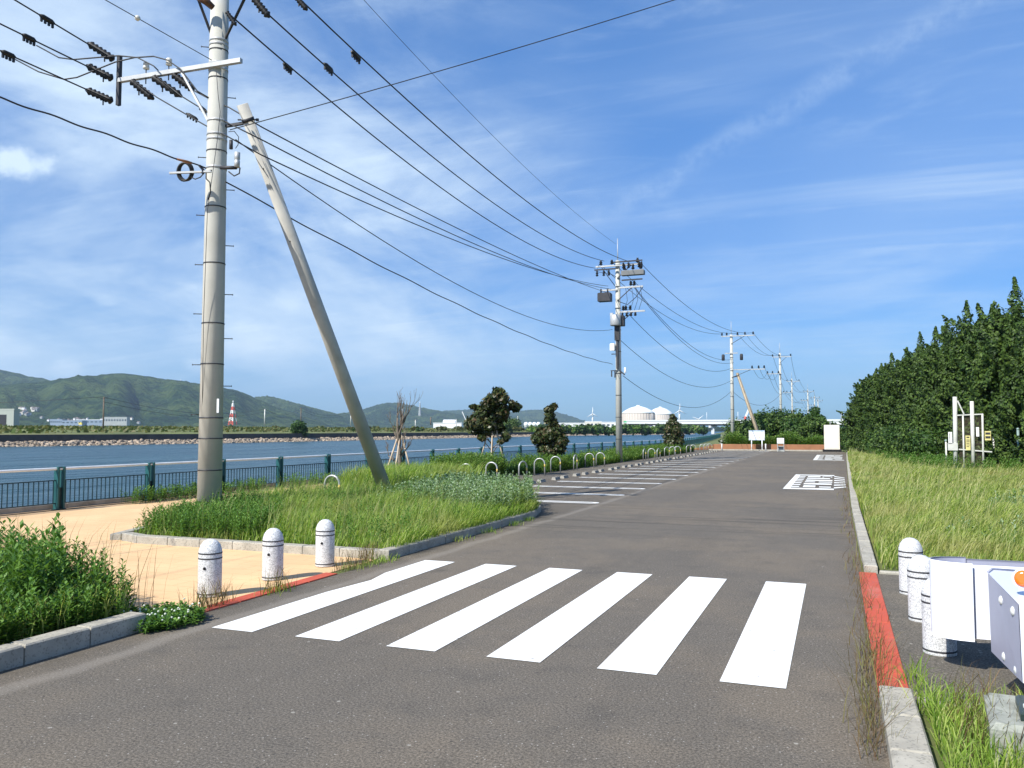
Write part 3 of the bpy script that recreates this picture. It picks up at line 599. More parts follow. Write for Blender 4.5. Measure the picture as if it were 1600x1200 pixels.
lettering(-1.56, -.1, 26.6, 35.4, True); lettering(-1.34, .42, 53, 64.5, False)
mb = MB(); quad(mb, [(-9.0, 72.4), (-6.0, 72.4), (-5.3, 75.1), (-5.55, 75.1), (-6.2, 72.8), (-9.0, 72.8)]); mb.build('painted_edge_line', M['worn']).parent = road

# ------------------------------------------------------------------ bollards
def make_bollard(name, label, hole):
    t = thing(name, label, 'bollard')
    r = .123; MB().lathe([(r, .0), (r, .012), (r, .2), (r, .395), (r, .406), (r, .455), (r, .465), (r * .97, .50), (r * .85, .545), (r * .62, .585), (r * .33, .607), (.0001, .613)], (0, 0, 0), 32).build('shaft', M['bollard'], t)
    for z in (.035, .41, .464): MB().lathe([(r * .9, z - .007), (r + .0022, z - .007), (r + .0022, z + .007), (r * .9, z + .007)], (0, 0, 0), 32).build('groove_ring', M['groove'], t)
    if hole:
        h_ = MB(); a = hole; d = Vector((math.sin(a), -math.cos(a), 0)); h_.tube(d * (r - .03) + Vector((0, 0, .31)), d * (r + .004) + Vector((0, 0, .31)), .017, n=10); h_.build('chain_eye', M['black'], t)
    return t
def place(o, x, y, rz=0., sc=1.): o.location = (x, y, 0); o.rotation_euler = (0, 0, rz); o.scale = (sc,) * 3; return o
b0 = make_bollard('bollard', 'speckled granite bollard on the sandy paving nearest the camera', .25)
b0['group'] = 'granite bollards'; BS = [b0]
for k in range(5): BS.append(copy_tree(b0))
for o, x, y, l in zip(BS, (-6.36, -6.36, -6.34, .735, .725, .74), (7.17, 8.24, 9.30, 10.08, 8.72, 7.50), (
    'speckled granite bollard on the sandy paving, nearest to the front left weeds', 'speckled granite bollard on the sandy paving, middle of the three beside the first crosswalk stripe', 'speckled granite bollard on the sandy paving, nearest to the raised grass island',
    'pale round-topped bollard on the asphalt path right beside the grass verge', 'pale bollard between the verge bollard and the one behind the white barrier', 'pale bollard with only its foot showing under the white curled barrier')):
    place(o, x, y, 0 if x < 0 else rad(50)); o['label'] = l

# ------------------------------------------------------------------ hoop barriers by the parking bays
def make_hoop():
    t = thing('hoop_barrier', 'steel hoop', 'hoop barrier'); r = .21; h = .68; pts = [(-r, 0, 0), (-r, 0, h - r)] + [(-r * math.cos(a), 0, h - r + r * math.sin(a)) for a in np.linspace(.25, math.pi - .25, 9)] + [(r, 0, h - r), (r, 0, 0)]
    MB().path(pts, .026, 10).build('hoop_tube', M['hoop'], t)
    y = MB(); y.tube((r, 0, .34), (r, 0, .46), .028, n=10); y.build('reflective_band', M['yellow'], t); return t
hp = [(519, 743, 0), (686, 729.5, .1), (728, 725, .1), (768, 722.5, 0), (817, 721, 1.2), (843, 716.5, .1), (868, 713.5, .1), (899, 711, 1.5), (921, 708.5, .1), (938, 707.5, .1), (1007, 701.5, 1.4), (1018, 701, .1), (1029, 701, 1.3), (1042, 698.5, .9), (1050.5, 698, .2), (1058.5, 697.5, .3), (1076, 695.5, .8), (1083, 695.2, .2), (1097.5, 694, .3), (1103, 693.7, .3), (1108.5, 693.4, .3)]
h0 = make_hoop(); 
for k, (x, y, rz) in enumerate(hp):
    o = h0 if k == 0 else copy_tree(h0); p = atz(x, y, .68); place(o, max(p.x, -16), p.y, rz); o['group'] = 'steel hoop barriers'
    o['label'] = 'low steel hoop beside the leaning pole foot, at the back of the grass island' if k == 0 else f'{ordn(k)} steel hoop counted from the leaning pole' + (', seen edge-on' if rz > 1 else '')

# ------------------------------------------------------------------ wheel stops
def make_stop():
    t = MB(); pr = [(-.09, 0), (.09, 0), (.055, .10), (-.055, .10)]; n = 4
    vs = [(x, -.27, z) for x, z in pr] + [(x, .27, z) for x, z in pr]; vs = [(x, y * (1 if z < .05 else .93), z) for x, y, z in vs]
    t.add(vs, [(3, 2, 1, 0), (4, 5, 6, 7), (0, 1, 5, 4), (1, 2, 6, 5), (2, 3, 7, 6), (3, 0, 4, 7)])
    for y in (-.17, .17): t.lathe([(.022, .097), (.022, .106), (.008, .107)], (0, y, 0), 8, 1)
    return t.build('wheel_stop', [M['stop'], M['dark']])
s0 = make_stop(); q = 0
for k in range(-1, 20):
    for j in range(2):
        y = 19.72 + 2.637 * k + (.88 if j == 0 else 1.98)
        if y < 21.1: continue
        o = s0 if q == 0 else s0.copy()
        if q: col.objects.link(o)
        place(o, -9.56 + random.uniform(-.03, .03), y, random.uniform(-.03, .03)); tag(o, f'{ordn(q)} low concrete wheel stop counted from the grass island', 'wheel stop', 'concrete wheel stops'); q += 1

# ------------------------------------------------------------------ railing along the water
def make_fence():
    t = thing('railing', 'dark teal railing with pale handrail running along the water edge', 'railing', (-16.4, 0, 0))
    FP = [(-16.4, -20), (-16.4, 42), (-15.7, 50), (-14.95, 60), (-14.7, 70), (-15.1, 85), (-17.1, 110), (-20.7, 147), (-28.2, 220), (-40.2, 327)]
    D = 2.637; pts = []; pos = [Vector(p) for p in FP]; cum = [0]
    for a, b in zip(pos[:-1], pos[1:]): cum.append(cum[-1] + (b - a).length)
    def at(s):
        for i in range(len(pos) - 1):
            if s <= cum[i + 1]: return pos[i].lerp(pos[i + 1], (s - cum[i]) / (cum[i + 1] - cum[i]))
        return pos[-1]
    s = (13.6 + 20) % D
    while s < cum[-1]: pts.append(at(s)); s += D
    pts = [p for p in pts if p.y > -8]
    post = MB(); 
    for dy in (-.075, .075): post.box((0, dy, .485), (.13, .045, .97), 0, 0, .008)
    post.box((0, 0, .25), (.04, .11, .5), 0, 1); post.box((0, 0, .945), (.05, .11, .04), 0, 1); post.box((0, 0, .012), (.18, .24, .024), 0, 1)
    pm = None; gm = {}
    for i, (a, b) in enumerate(zip(pts[:-1], pts[1:])):
        ang = math.atan2(b.y - a.y, b.x - a.x) - math.pi / 2
        if i < 88:
            if pm is None: o = post.build('post', [M['teal'], M['bal']], t); pm = o
            else: o = pm.copy(); col.objects.link(o)
            o.location = (a.x + 16.4, a.y, 0); o.rotation_euler = (0, 0, ang)
            L_ = round((b - a).length - .2, 2)
            if L_ not in gm:
                g = MB(); g.box((0, L_ / 2, .665), (.03, L_, .022)); g.box((0, L_ / 2, .15), (.03, L_, .022)); n = 20
                for j in range(n): g.box((0, L_ * (j + .5) / n, .407), (.016, .016, .496))
                gm[L_] = g.build('baluster_panel', M['bal'], t); o = gm[L_]
            else: o = gm[L_].copy(); col.objects.link(o)
            d = (b - a).normalized(); o.location = (a.x + 16.4 + d.x * .1, a.y + d.y * .1, 0); o.rotation_euler = (0, 0, ang)
    MB().path([(p.x + 16.4, p.y, .925) for p in pts[:89]], .031, 8).build('handrail', M['rail'], t)
make_fence()

# ------------------------------------------------------------------ utility poles, their gear and the cables between them
P1 = atz(326.5, 817.5); P1.z = 0; D1 = P1.x * F.x + P1.y * F.y
P2 = Vector((-11.5, 45.7, 0)); P3 = Vector((-9.2, 80.8, 0))
def cable(pts, r, label, sag=0., n=28, group='overhead cables', m='cable', wob=0.):
    a, b = Vector(pts[0]), Vector(pts[-1]); P = []
    for i in range(n + 1):
        u = i / n; p = a.lerp(b, u); p.z -= 4 * sag * u * (1 - u)
        if wob: p += Vector((0, 0, wob * math.sin(u * 60)))
        P.append(p)
    o = MB().path(P, r, 5).build('overhead_cable', M[m]); return tag(o, label, 'cable', group)
def fitcable(px, Da, Db, r, label, mid=None, **k):
    """px end a, end b (photo pixels) at depths Da, Db; the sag is set so the middle passes the pixel mid"""
    a = atd(*px[0], Da); b = atd(*px[1], Db); sag = 0.
    if mid:
        best = 9e9
        for s in np.linspace(-.5, 4, 181):
            m_ = 9e9
            for u in np.linspace(.02, .98, 97):
                p = a.lerp(b, u); p.z -= 4 * s * u * (1 - u); d = p - Vector((0, 0, H)); dz = d.dot(F)
                if dz > .5: m_ = min(m_, math.hypot(800 + FPX * d.dot(Rt) / dz - mid[0], 600 - FPX * d.dot(Up) / dz - mid[1]))
            if m_ < best: best = m_; sag = s
    return cable([a, b], r, label, sag, **k), a, b
def pole_shaft(t, h, r0, r1, bands, bolts, name='shaft', nb=None):
    MB().path([(0, 0, -.3), (0, 0, h * .5), (0, 0, h)], [r0, (r0 + r1) / 2, r1], 24).build(name, M['pole'], t)
    R = lambda z: r0 + (r1 - r0) * z / h
    for z, w, m_ in bands: MB().lathe([(R(z) - .01, z - w / 2), (R(z) + .007, z - w / 2), (R(z) + .007, z + w / 2), (R(z) - .01, z + w / 2)], (0, 0, 0), 20).build('band', M[m_], t)
    for z, a in bolts:
        d = Vector((math.cos(a), math.sin(a), 0)); b = MB(); b.tube(d * (R(z) - .02) + Vector((0, 0, z)), d * (R(z) + .15) + Vector((0, 0, z)), .009, n=6); b.tube(d * (R(z) + .145) + Vector((0, 0, z)), d * (R(z) + .155) + Vector((0, 0, z)), .017, n=6); b.build('step_bolt', M['dark'], t)
ZY = lambda y: H + (672.7 - y) * D1 / FPX
U1 = Vector((Rt.x, Rt.y, 0))                       # towards the right of the view, for the gear on the near pole
def near_pole():
    t = thing('utility_pole', 'thick concrete utility pole standing in the grass island, nearest of the row', 'utility pole', P1)
    bands = [(ZY(y), .022, 'dark') for y in (66, 112, 210 + 20, 292 + 28, 410, 505, 569, 653, 685, 734, 782)] + [(ZY(y), .05, 'galv') for y in (50, 57, 88, 97, 181, 203, 211, 257)]
    z0 = ZY(792); bolts = [(ZY(y), YAW + (math.pi if k % 2 == 0 else 0) + .2) for k, y in enumerate((648, 603, 570, 528, 490, 458, 412, 380, 333, 290, 240, 140, 60))]
    pole_shaft(t, 12.2, .232, .165, bands, bolts)
    o = lambda p: Vector(p) - P1
    zA = ZY(95.5)
    a, b = atz(186, 126, zA), atz(377, 94.5, zA); off = Vector((F.x, F.y, 0)).normalized() * .26
    A, B = o(a) , o(b)
    MB().bar(A, B, .085, .085).build('crossarm', M['galv'], t)
    v = MB(); v.bar(A + Vector((0, 0, .52)), A + Vector((0, 0, -.52)), .075, .075); v.build('vertical_bracket', M['dark'], t)
    C = A.lerp(B, .53); MB().bar(C - Vector((0, 0, .05)), Vector((-.12, -.12, ZY(181))), .05, .04).build('arm_brace', M['galv'], t)
    for u in (.23, .42):
        q_ = A.lerp(B, u); i_ = MB(); i_.tube(q_ - Vector((0, 0, .16)), q_ + Vector((0, 0, .2)), .011, mi=1); i_.lathe([(.03, .14), (.062, .15), (.062, .2), (.05, .21), (.058, .22), (.058, .27), (.04, .29), (.001, .295)], q_, 14); i_.build('pin_insulator', [M['porc'], M['dark']], t)
    x_ = A.lerp(B, .5)
    # upper arm just above the frame and its braces
    zU = ZY(-8); ua, ub = o(atz(300, -8, zU)), o(atz(478, -8, zU))
    MB().bar(ua, ub, .09, .09).build('crossarm', M['galv'], t)
    for px in (384, 352 - 44): MB().bar(o(atz(px, -6, zU)), Vector((.12 if px > 350 else -.1, 0, ZY(52))), .045, .03).build('arm_brace', M['dark'], t)
    tb = MB(); tb.path([o(atd(308, -4, D1 - .2)), o(atd(322, 2, D1 - .2)), o(atd(333, 12, D1 - .1))], [.05, .075, .06], 8); tb.build('lightning_arrester', M['brown'], t)
    rod = MB(); rod.tube((0, 0, 12.1), (0, 0, 13.6), .02, .012); rod.build('top_rod', M['galv'], t)
    # cable clutter at mid height
    dD = D1 - .28
    j = MB(); cy = 268.5; ring = [o(atd(287.5 + 10.5 * math.cos(a), cy + 14 * math.sin(a), dD)) for a in np.linspace(0, 2 * math.pi, 20, endpoint=False)]
    for k in range(3): j.path([p + Vector((.012 * k, .02 * k, .008 * k)) for p in ring], .02, 6, closed=True)
    j.path([o(atd(297, 276, dD)), o(atd(305, 280, dD)), o(atd(313, 277, dD)), o(atd(321, 268, dD)), o(atd(331, 266, dD))], .012, 5)
    j.path([o(atd(322, 270, dD)), o(atd(322, 279, dD)), o(atd(328, 285, dD)), o(atd(329, 300, D1 - .2)), o(atd(325, 312, D1 - .2))], .012, 5); j.build('cable_coil', M['black'], t)
    MB().bar(o(atd(265, 270.5, dD)), o(atd(330, 268, dD)), .05, .035).build('bracket', M['galv'], t)
    c = MB(); c.path([o(atd(312, 259, dD)), o(atd(318, 266, dD)), o(atd(315, 271, dD))], .03, 6); c.build('clamp', M['dark'], t); c = MB(); c.path([o(atd(344, 262, dD)), o(atd(360, 262, dD)), o(atd(370, 262, dD))], .035, 6)
    c.path([o(atd(357, 268, dD)), o(atd(366, 275, dD)), o(atd(374, 271, dD)), o(atd(375, 262, dD))], .014, 5); c.build('clamp', M['dark'], t)
    c = MB(); c.lathe([(.05, -.12), (.055, .0), (.04, .02), (.055, .04), (.055, .17), (.03, .18)], o(atd(370.5, 252, dD)), 12); c.build('cable_closure', M['galv'], t)
    c = MB(); c.path([o(atd(357, 206, dD)), o(atd(366, 205, dD)), o(atd(373, 214, dD)), o(atd(372, 226, dD)), o(atd(368, 232, dD))], .008, 5); c.path([o(atd(361, 219, dD)), o(atd(361, 233, dD))], .035, 6); c.build('guy_clamp', M['dark'], t)
    g = MB(); g.path([o(atd(338, 112, D1 - .21)), o(atd(341, 150, D1 - .215)), o(atd(344, 175, D1 - .22)), o(atd(340, 215, D1 - .22)), o(atd(324, 330, D1 - .19)), o(atd(318, 500, D1 - .16)), o(atd(314, 790, D1 - .15))], .006, 5); g.build('earth_wire', M['dark'], t)
    pl = MB(); c0 = o(atd(340.5, 634, D1 - .25)); pl.box(c0, (.04, .02, .27), YAW); pl.build('number_plate', M['wht'], t)
    return t, A, B
near, armA, armB = near_pole()
# strut
B1 = atz(610, 787, 0); T1 = atd(378.5, 163, D1 + .1); 
t = thing('strut_pole', 'leaning concrete strut pole propping the near utility pole', 'strut pole', (B1.x, B1.y, 0)); e = T1 - Vector((B1.x, B1.y, 0))
dr = e.normalized(); MB().path([-dr * .4, e * .5, e], [.172, .142, .112], 20).build('shaft', M['pole2'], t)
u = MB(); c = e - dr * .3; u.path([c - dr * .035, c + dr * .035], [.125, .125], 16); u.tube(c - U1 * .2, c + U1 * .2, .016); u.tube(c + U1 * .16, c + U1 * .21, .03); u.build('clamp', M['dark'], t)
hb = MB()
for f in (.14, .3, .55): hb.lathe([(.012, 0), (.012, .03)], e * (1 - f) + Vector((.02, -.155, 0)), 8)
hb.build('bolt_hole', M['black'], t)
u = MB(); u.bar(e - dr * .35 , Vector((P1.x - B1.x, P1.y - B1.y, ZY(190))), .06, .05); u.build('strut_bracket', M['dark'], t)
u = MB(); c = atz(612, 752, .75) - Vector((B1.x, B1.y, 0)); 

# cables. HV from the near pole to the second
D2 = 46.65; gear = []
def clampgeo(a, b, u0, u1, r=.045, teeth=4, name='dead_end_clamp', lab='', sag=0., cat='clamp', m='black'):
    P = lambda u: Vector(a).lerp(Vector(b), u) - Vector((0, 0, 4 * sag * u * (1 - u)))
    p, q_ = P(u0), P(u1); mb = MB(); mb.path([p, p.lerp(q_, .2), p.lerp(q_, .8), q_], [r * .45, r, r, r * .45], 8)
    for k in range(teeth): c = p.lerp(q_, (k + .5) / teeth); mb.bar(c, c - Vector((0, 0, r * 2.1)), r * .7, r * .7)
    return mb, p
def strain(px0, px1, D, r=.06, r2=None):
    """ribbed dark strain insulator between two photo pixels at depth D"""
    a, b = atd(*px0, D), atd(*px1, r2 or D); mb = MB(); N = 13; pts = [a.lerp(b, k / N) for k in range(N + 1)]; rr = [r * (.4 if k in (0, N) else (1.25 if k % 2 else .72)) for k in range(N + 1)]; mb.path(pts, rr, 8); 
    mb.bar(a.lerp(b, .35), a.lerp(b, .35) - Vector((0, 0, r * 2.4)), .02, .02); return mb
spans = [((358, 22), (930, 419), (640, 257), 'lowest of three high cables from the near pole to the second pole'), ((401, 6), (944, 408), (640, 214), 'middle of three high cables from the near pole to the second pole'), ((467, -3), (984, 409), (720, 232), 'topmost thick cable from the near pole to the second pole')]
for a, b, m_, lb in spans:
    o, A, B = fitcable((a, b), D1, D2, .017, lb, mid=m_)
t = thing('strain_insulator', 'dark strain insulator where the middle high cable leaves the near pole', 'insulator'); strain((396, -3), (421, 27), D1, .065).build('ribbed_body', M['black'], t)
t = thing('strain_insulator', 'dark strain insulator at the top frame edge on the topmost cable', 'insulator'); strain((460, -8), (480, 16), D1, .05).build('ribbed_body', M['black'], t)
t = thing('strain_insulator', 'short dark insulator beside the near pole top on the lowest high cable', 'insulator'); strain((354, 18), (369, 40), D1, .04).build('ribbed_body', M['black'], t)
for (x0, y0), (x1, y1), lb in (((443, 99), (456, 110), 'comb-like black clamp on the lowest high cable'), ((506, 99), (520, 112), 'comb-like black clamp on the middle high cable'), ((549, 80), (563, 94), 'comb-like black clamp on the topmost cable')):
    a, b = atd(x0, y0, D1 + 2.6), atd(x1, y1, D1 + 3.); mb, _ = clampgeo(a, b, 0, 1, .055); tag(mb.build('cable_clamp', M['black']), lb, 'clamp', 'comb clamps on the cables')
fitcable(((345, -250), (962, 381)), D1, D2, .007, 'thin earth wire above the cables reaching the second pole rod', mid=(680, 120), m='wire')
low = [((206, 124), (950, 447), (650, 327), 'upper of three low-voltage cables under the high cables'), ((243, 118), (955, 452), (650, 340), 'middle of three low-voltage cables under the high cables'), ((272, 113), (948, 457), (650, 352), 'lower of three low-voltage cables under the high cables')]
lowpts = [[(206, 124), (245, 152), (300, 184), (330, 201), (357, 214), (410, 243)], [(243, 118), (283, 150), (332, 180), (358, 193), (372, 200), (412, 220)], [(272, 113), (300, 140), (330, 156), (358, 168), (375, 178), (408, 198)]]
for (a, b, m_, lb), mids in zip(low, ((650, 352), (650, 339), (650, 325))):
    i = low.index((a, b, m_, lb)); st = lowpts[i]; e = st[-1]; fitcable((e, b), D1 + .15, D2, .014, lb, mid=mids)
    seg = [atd(x, y, D1 + .55 - .1 * j) for j, (x, y) in enumerate(st[:-1])] + [atd(*e, D1 + .15)]
    tag(MB().path(seg, .014, 6).build('overhead_cable', M['cable']), ['nearest', 'middle', 'farthest'][i] + ' short cable from the crossarm passing behind the near pole', 'cable', 'overhead cables')
fitcable(((368, 218), (957, 515)), D1, D2, .012, 'single cable below the low-voltage three, ending at the second pole', mid=(640, 403))
fitcable(((352, 284), (957, 569)), D1, D2, .015, 'lowest thick communication cable from the near pole to the second', mid=(640, 440), wob=.012, n=120)
for k, (a, b, dd) in enumerate((((205, 126), (240, 155), .6), ((238, 120), (284, 151), .6), ((270, 116), (303, 141), .5))):
    tag(strain(a, b, D1 + dd, .07).build('strain_insulator', M['brown'] if 0 else M['black']), ('leftmost', 'middle', 'rightmost')[k] + ' ribbed insulator hanging under the crossarm towards the pole', 'insulator', 'insulators under the crossarm')
for k, (a, b) in enumerate((((291, 177), (309, 187)), ((311, 165), (323, 175)))):
    mb, _ = clampgeo(atd(*a, D1 + .4), atd(*b, D1 + .4), 0, 1, .035); tag(mb.build('cable_clamp', M['black']), ('left', 'right')[k] + ' small comb clamp on the short cables left of the pole', 'clamp', 'comb clamps on the cables')
# cables that leave to the upper left
DL = D1 + .9
lf = [((178, 93), (20, -2), (62, 32), (85, 46), (137, 67)), ((176, 123), (0, 37), (35, 57), (56, 71), (135, 102)), ((176, 158), (0, 79), (2, 79), (24, 92), (134, 140))]
for k, (a, b, c0, c1, s0) in enumerate(lf):
    A = atd(*a, DL); 
    Xp = A.x; Bq = atX(b[0], b[1], Xp + .02) if False else None
    dcur = ray(*b); tX = (Xp - .25) / dcur.x; B = Vector((dcur.x * tX, dcur.y * tX, H + dcur.z * tX)); dv = (B - A); far = A + dv * 9; far.z += 0
    nm = ('top', 'middle', 'bottom')[k]
    cable([A, far], .015, f'{nm} cable leaving the crossarm end towards the upper left corner', .0)
    tag(strain(a, s0, DL, .07).build('strain_insulator', M['black']), f'{nm} ribbed insulator on the far left end of the crossarm', 'insulator', 'insulators at the crossarm end')
    # clamp along the 3D line nearest to those pixels
    def onl(px):
        best = None
        for u in np.linspace(0, 1.2, 600):
            p = A + dv * u; d = p - Vector((0, 0, H)); dz = d.dot(F); e_ = abs(800 + FPX * d.dot(Rt) / dz - px[0])
            if best is None or e_ < best[0]: best = (e_, p)
        return best[1]
    mb, _ = clampgeo(onl(c1), onl(c0), 0, 1, .05); tag(mb.build('cable_clamp', M['black']), f'comb clamp on the {nm} cable near the upper left corner', 'clamp', 'comb clamps on the cables')
    if k:
        jp = [(c1, 0)] ; 
j1 = [(57, 71), (92, 90), (115, 93), (150, 90), (185, 87), (215, 90), (240, 103), (247, 110)]; j2 = [(24, 93), (60, 112), (100, 124), (120, 121), (150, 109), (180, 97), (210, 90), (240, 88), (262, 94), (282, 108), (295, 125), (308, 142), (330, 155)]
for k, jj in enumerate((j1, j2)):
    tag(MB().path([atd(x, y, DL - .15 - .5 * min(1, max(0, (x - 185) / 120))) for x, y in jj], .014, 6).build('jumper_cable', M['cable']), ('short', 'long')[k] + ' curved jumper cable looping over the crossarm', 'cable', 'jumper cables')
A = atd(331, 94, D1); dcur = ray(165, 0); tX = (A.x - .1) / dcur.x; B = Vector((dcur.x * tX, dcur.y * tX, H + dcur.z * tX)); cable([A, A + (B - A) * 7], .008, 'thin guy wire from the near pole to the upper left', 0, m='wire')
p = A.lerp(B, .73); mb = MB(); mb.sphere(p, .05, 8, 6); tag(mb.build('guy_insulator', M['porc']), 'small round guy insulator on the thin wire at the top left', 'insulator')
A = atd(322, 263, D1 - .2); dcur = ray(0, 148); tX = (A.x - .6) / dcur.x; B = Vector((dcur.x * tX, dcur.y * tX, H + dcur.z * tX)); pts = []
for i in range(140):
    u = i / 139 * 3; p = A.lerp(B, u); p.z += -.25 * (4 * (u / 3) * (1 - u / 3)) * .2 + .013 * math.sin(u * 26); pts.append(p)
tag(MB().path(pts, .014, 6).build('overhead_cable', M['cable']), 'wavy communication cable crossing the left edge to the cable coil', 'cable', 'overhead cables')
p, q_ = pts[int(139 / 3 * .10)], pts[int(139 / 3 * .18)]; mb = MB(); mb.path([p, p.lerp(q_, .3), q_], [.02, .028, .02], 8); tag(mb.build('cable_sleeve', mat('orange_brown_sleeve', (.28, .12, .05), .6)), 'rusty orange sleeve on the wavy cable left of the coil', 'cable sleeve')
A = atd(359, 203, D1); B = atd(1027, 0, 17.); cable([A, A + (B - A) * 1.6], .010, 'lone cable rising from the near pole to the upper right', .12)

# far poles
def far_pole(base, zt, label, arms, r0=.19, r1=.13, lv=True, extra=None):
    t = thing('utility_pole', label, 'utility pole', base, 0, 'utility poles beyond the near one')
    MB().path([(0, 0, -.2), (0, 0, zt)], [r0, r1], 14).build('shaft', M['pole'], t)
    for z in np.arange(1.3, zt - 1, 1.25): MB().lathe([(r0, z - .015), (r0 - (r0 - r1) * z / zt + .008, z - .015), (r0 - (r0 - r1) * z / zt + .008, z + .015), (r1, z + .015)], (0, 0, 0), 12).build('band', M['dark'], t)
    MB().tube((0, 0, zt - .2), (0, 0, zt + 1.3), .03, .018).build('top_rod', M['galv'], t)
    for (x0, x1, z, ins) in arms:
        MB().bar((x0, -.18, z), (x1, -.18, z), .09, .09).build('crossarm', M['galv'], t)
        for x in ins:
            i_ = MB(); i_.tube((x, -.18, z), (x, -.18, z + .12), .02); i_.lathe([(.05, .1), (.11, .12), (.05, .2), (.10, .22), (.05, .3), (.07, .34), (.001, .36)], (x, -.18, z), 10); i_.build('pin_insulator', M['black'], t)
        if x1 - x0 > 1.2: MB().bar((x1 * .6, -.18, z), (0, -.16, z - .75), .05, .04).build('arm_brace', M['dark'], t)
    return t
t = far_pole(P2, 11.55, 'concrete utility pole with transformer gear behind the hoops, second of the row', [(-1.25, 1.45, 11.25, (-.95, -.3, 1.2)), (.1, 1.5, 9.95, (.8, 1.0)), (.1, 1.6, 8.55, (.35, .5, .75)), (-.9, 0, 9.85, ())])
bx = MB(); bx.box((.95, -.25, 10.75), (1.3, .4, .28), 0, 0, .04)
for x in (.45, .95, 1.4): bx.lathe([(.07, .2), (.1, .25), (.06, .36), (.09, .4), (.04, .5)], (x, -.25, 10.75), 8, 1)
bx.build('switch_box', [M['swbox'], M['black']], t)
bx = MB(); bx.box((-.72, -.2, 9.45), (.75, .5, .5), 0, 0, .05); bx.tube((-.95, -.2, 9.7), (-.95, -.2, 9.95), .05); bx.tube((-.55, -.2, 9.7), (-.55, -.2, 9.95), .05); bx.build('transformer_box', M['dark'], t)
bx = MB(); bx.lathe([(.30, 0), (.32, .03), (.32, .55), (.26, .62), (.2, .64)], (-.05, -.36, 7.75), 14); bx.box((-.3, -.3, 8.42), (.16, .16, .16)); bx.build('transformer_can', M['galv'], t)
bx = MB(); bx.box((.22, -.1, 8.05), (.34, .4, .6), 0, 0, .03); bx.box((0, -.22, 7.35), (.28, .22, .85)); bx.build('fuse_cabinet', M['dark'], t)
bx = MB(); bx.box((-.28, -.2, 6.55), (.26, .3, .4), 0, 0, .03); bx.build('meter_box', M['wht'], t)
bx = MB(); bx.box((.0, -.2, 6.1), (.12, .14, 1.6)); bx.bar((-.35, -.2, 6.15), (0, -.2, 6.15), .05, .05); bx.bar((.1, -.15, 5.2), (.4, -.15, 4.95), .07, .07); bx.bar((-.35, -.2, 5.2), (-.35, -.2, 4.85), .06, .06); bx.bar((-.16, -.2, 5.2), (-.16, -.2, 4.8), .06, .06); bx.bar((-.4, -.2, 5.2), (0, -.2, 5.2), .05, .05); bx.build('conduit', M['dark'], t)
bx = MB(); bx.lathe([(.05, 0), (.06, .02), (.06, .3), (.02, .32)], (.42, -.15, 5.05), 10); bx.build('cable_closure', M['wht'], t)
for x0, x1, z in ((-1.3, .1, 11.05), (-.2, 1.5, 11.42), (.3, 1.5, 10.35)):
    MB().bar((x0, -.3, z), (x1, -.3, z), .07, .07).build('crossarm', M['dark'], t)
for x in (-1.15, -.75, -.45, .4, .7, 1.3, 1.45):
    MB().lathe([(.03, -.28), (.09, -.24), (.04, -.16), (.09, -.12), (.04, -.04), (.07, 0), (.02, .06)], (x, -.3, 11.3 if x > 0 else 10.95), 8).build('hanging_insulator', M['black'], t)
for x in (.3, .55, .8, 1.05): MB().lathe([(.04, -.22), (.09, -.18), (.05, -.1), (.08, -.06), (.03, 0)], (x, -.2, 8.5), 8).build('hanging_insulator', M['black'], t)
dr_ = MB()
for x in (.5, .85, 1.1, 1.35): dr_.path([(x, -.18, 9.9), (x + .1, -.2, 9.2), (x - .1, -.2, 8.6)], .012, 4)
dr_.path([(0, -.1, 9.2), (.6, -.2, 8.95), (1.1, -.2, 9.35), (1.5, -.2, 9.9)], .02, 4); dr_.path([(-1.0, -.3, 11.4), (-1.2, -.3, 10.95), (-.4, -.2, 10.8), (-.05, -.1, 10.6)], .015, 4); dr_.path([(-.9, -.2, 11.2), (-.5, -.2, 10.6), (-.15, -.1, 10.1)], .02, 4); dr_.build('jumper_wire', M['cable'], t)
t = far_pole(P3, 11.0, 'pale utility pole beside the leaning strut at the lot end, third in row', [(-.9, 2.2, 10.85, (-.85, -.4, .6, 1.3, 2.05)), (-.6, .6, 9.2, ()), (0, 3.1, 7.6, (1.9, 2.5, 3.0))])
bx = MB()
for x in (-.75, .95): bx.lathe([(.12, 0), (.15, .05), (.15, .5), (.1, .6)], (x, -.3, 8.5), 10)
bx.build('arrester', M['dark'], t)
b_ = atz(1205, 700); tp = atd(1152, 583, 78.6); t = thing('strut_pole', 'brown leaning strut pole behind the white sign board', 'strut pole', (b_.x, 79.5, 0)); b_ = Vector((b_.x, 79.5, 0)); MB().path([(0, 0, -.2), tp - b_], [.19, .13], 12).build('shaft', M['tanpole'], t); MB().bar(tp - b_ - Vector((0, 0, .3)), P3 - b_ + Vector((0, 0, 6.9)), .1, .1).build('strut_bracket', M['dark'], t)
fp = [(1218.4, 552, 'fourth'), (1237, 592, 'fifth'), (1262, 609, 'sixth'), (1272.5, 619, 'seventh'), (1278, 624, 'eighth')]; tops = [P3]; arms4 = [(-.9, 1.4, 11.0, (-.85, -.1, 1.3)), (-1.6, .2, 8.9, (-1.5, -.9, -.2))]
for k, (x, y, w) in enumerate(fp):
    D = 9.7 * FPX / (672.7 - y); p = atd(x, y, D); p.z = 0; tops.append(p)
    far_pole(p, 11.5, f'distant utility pole, {w} of the row counting from the near one', arms4, .17, .12)
def spanset(a, b, offa, offb, sag, lab, r=.016):
    for k, (oa, ob) in enumerate(zip(offa, offb)):
        cable([Vector(a) + Vector((oa[0], -.18, oa[1])), Vector(b) + Vector((ob[0], -.18, ob[1]))], r, f'{ordn(k)} cable of the span {lab}', sag + .08 * k)
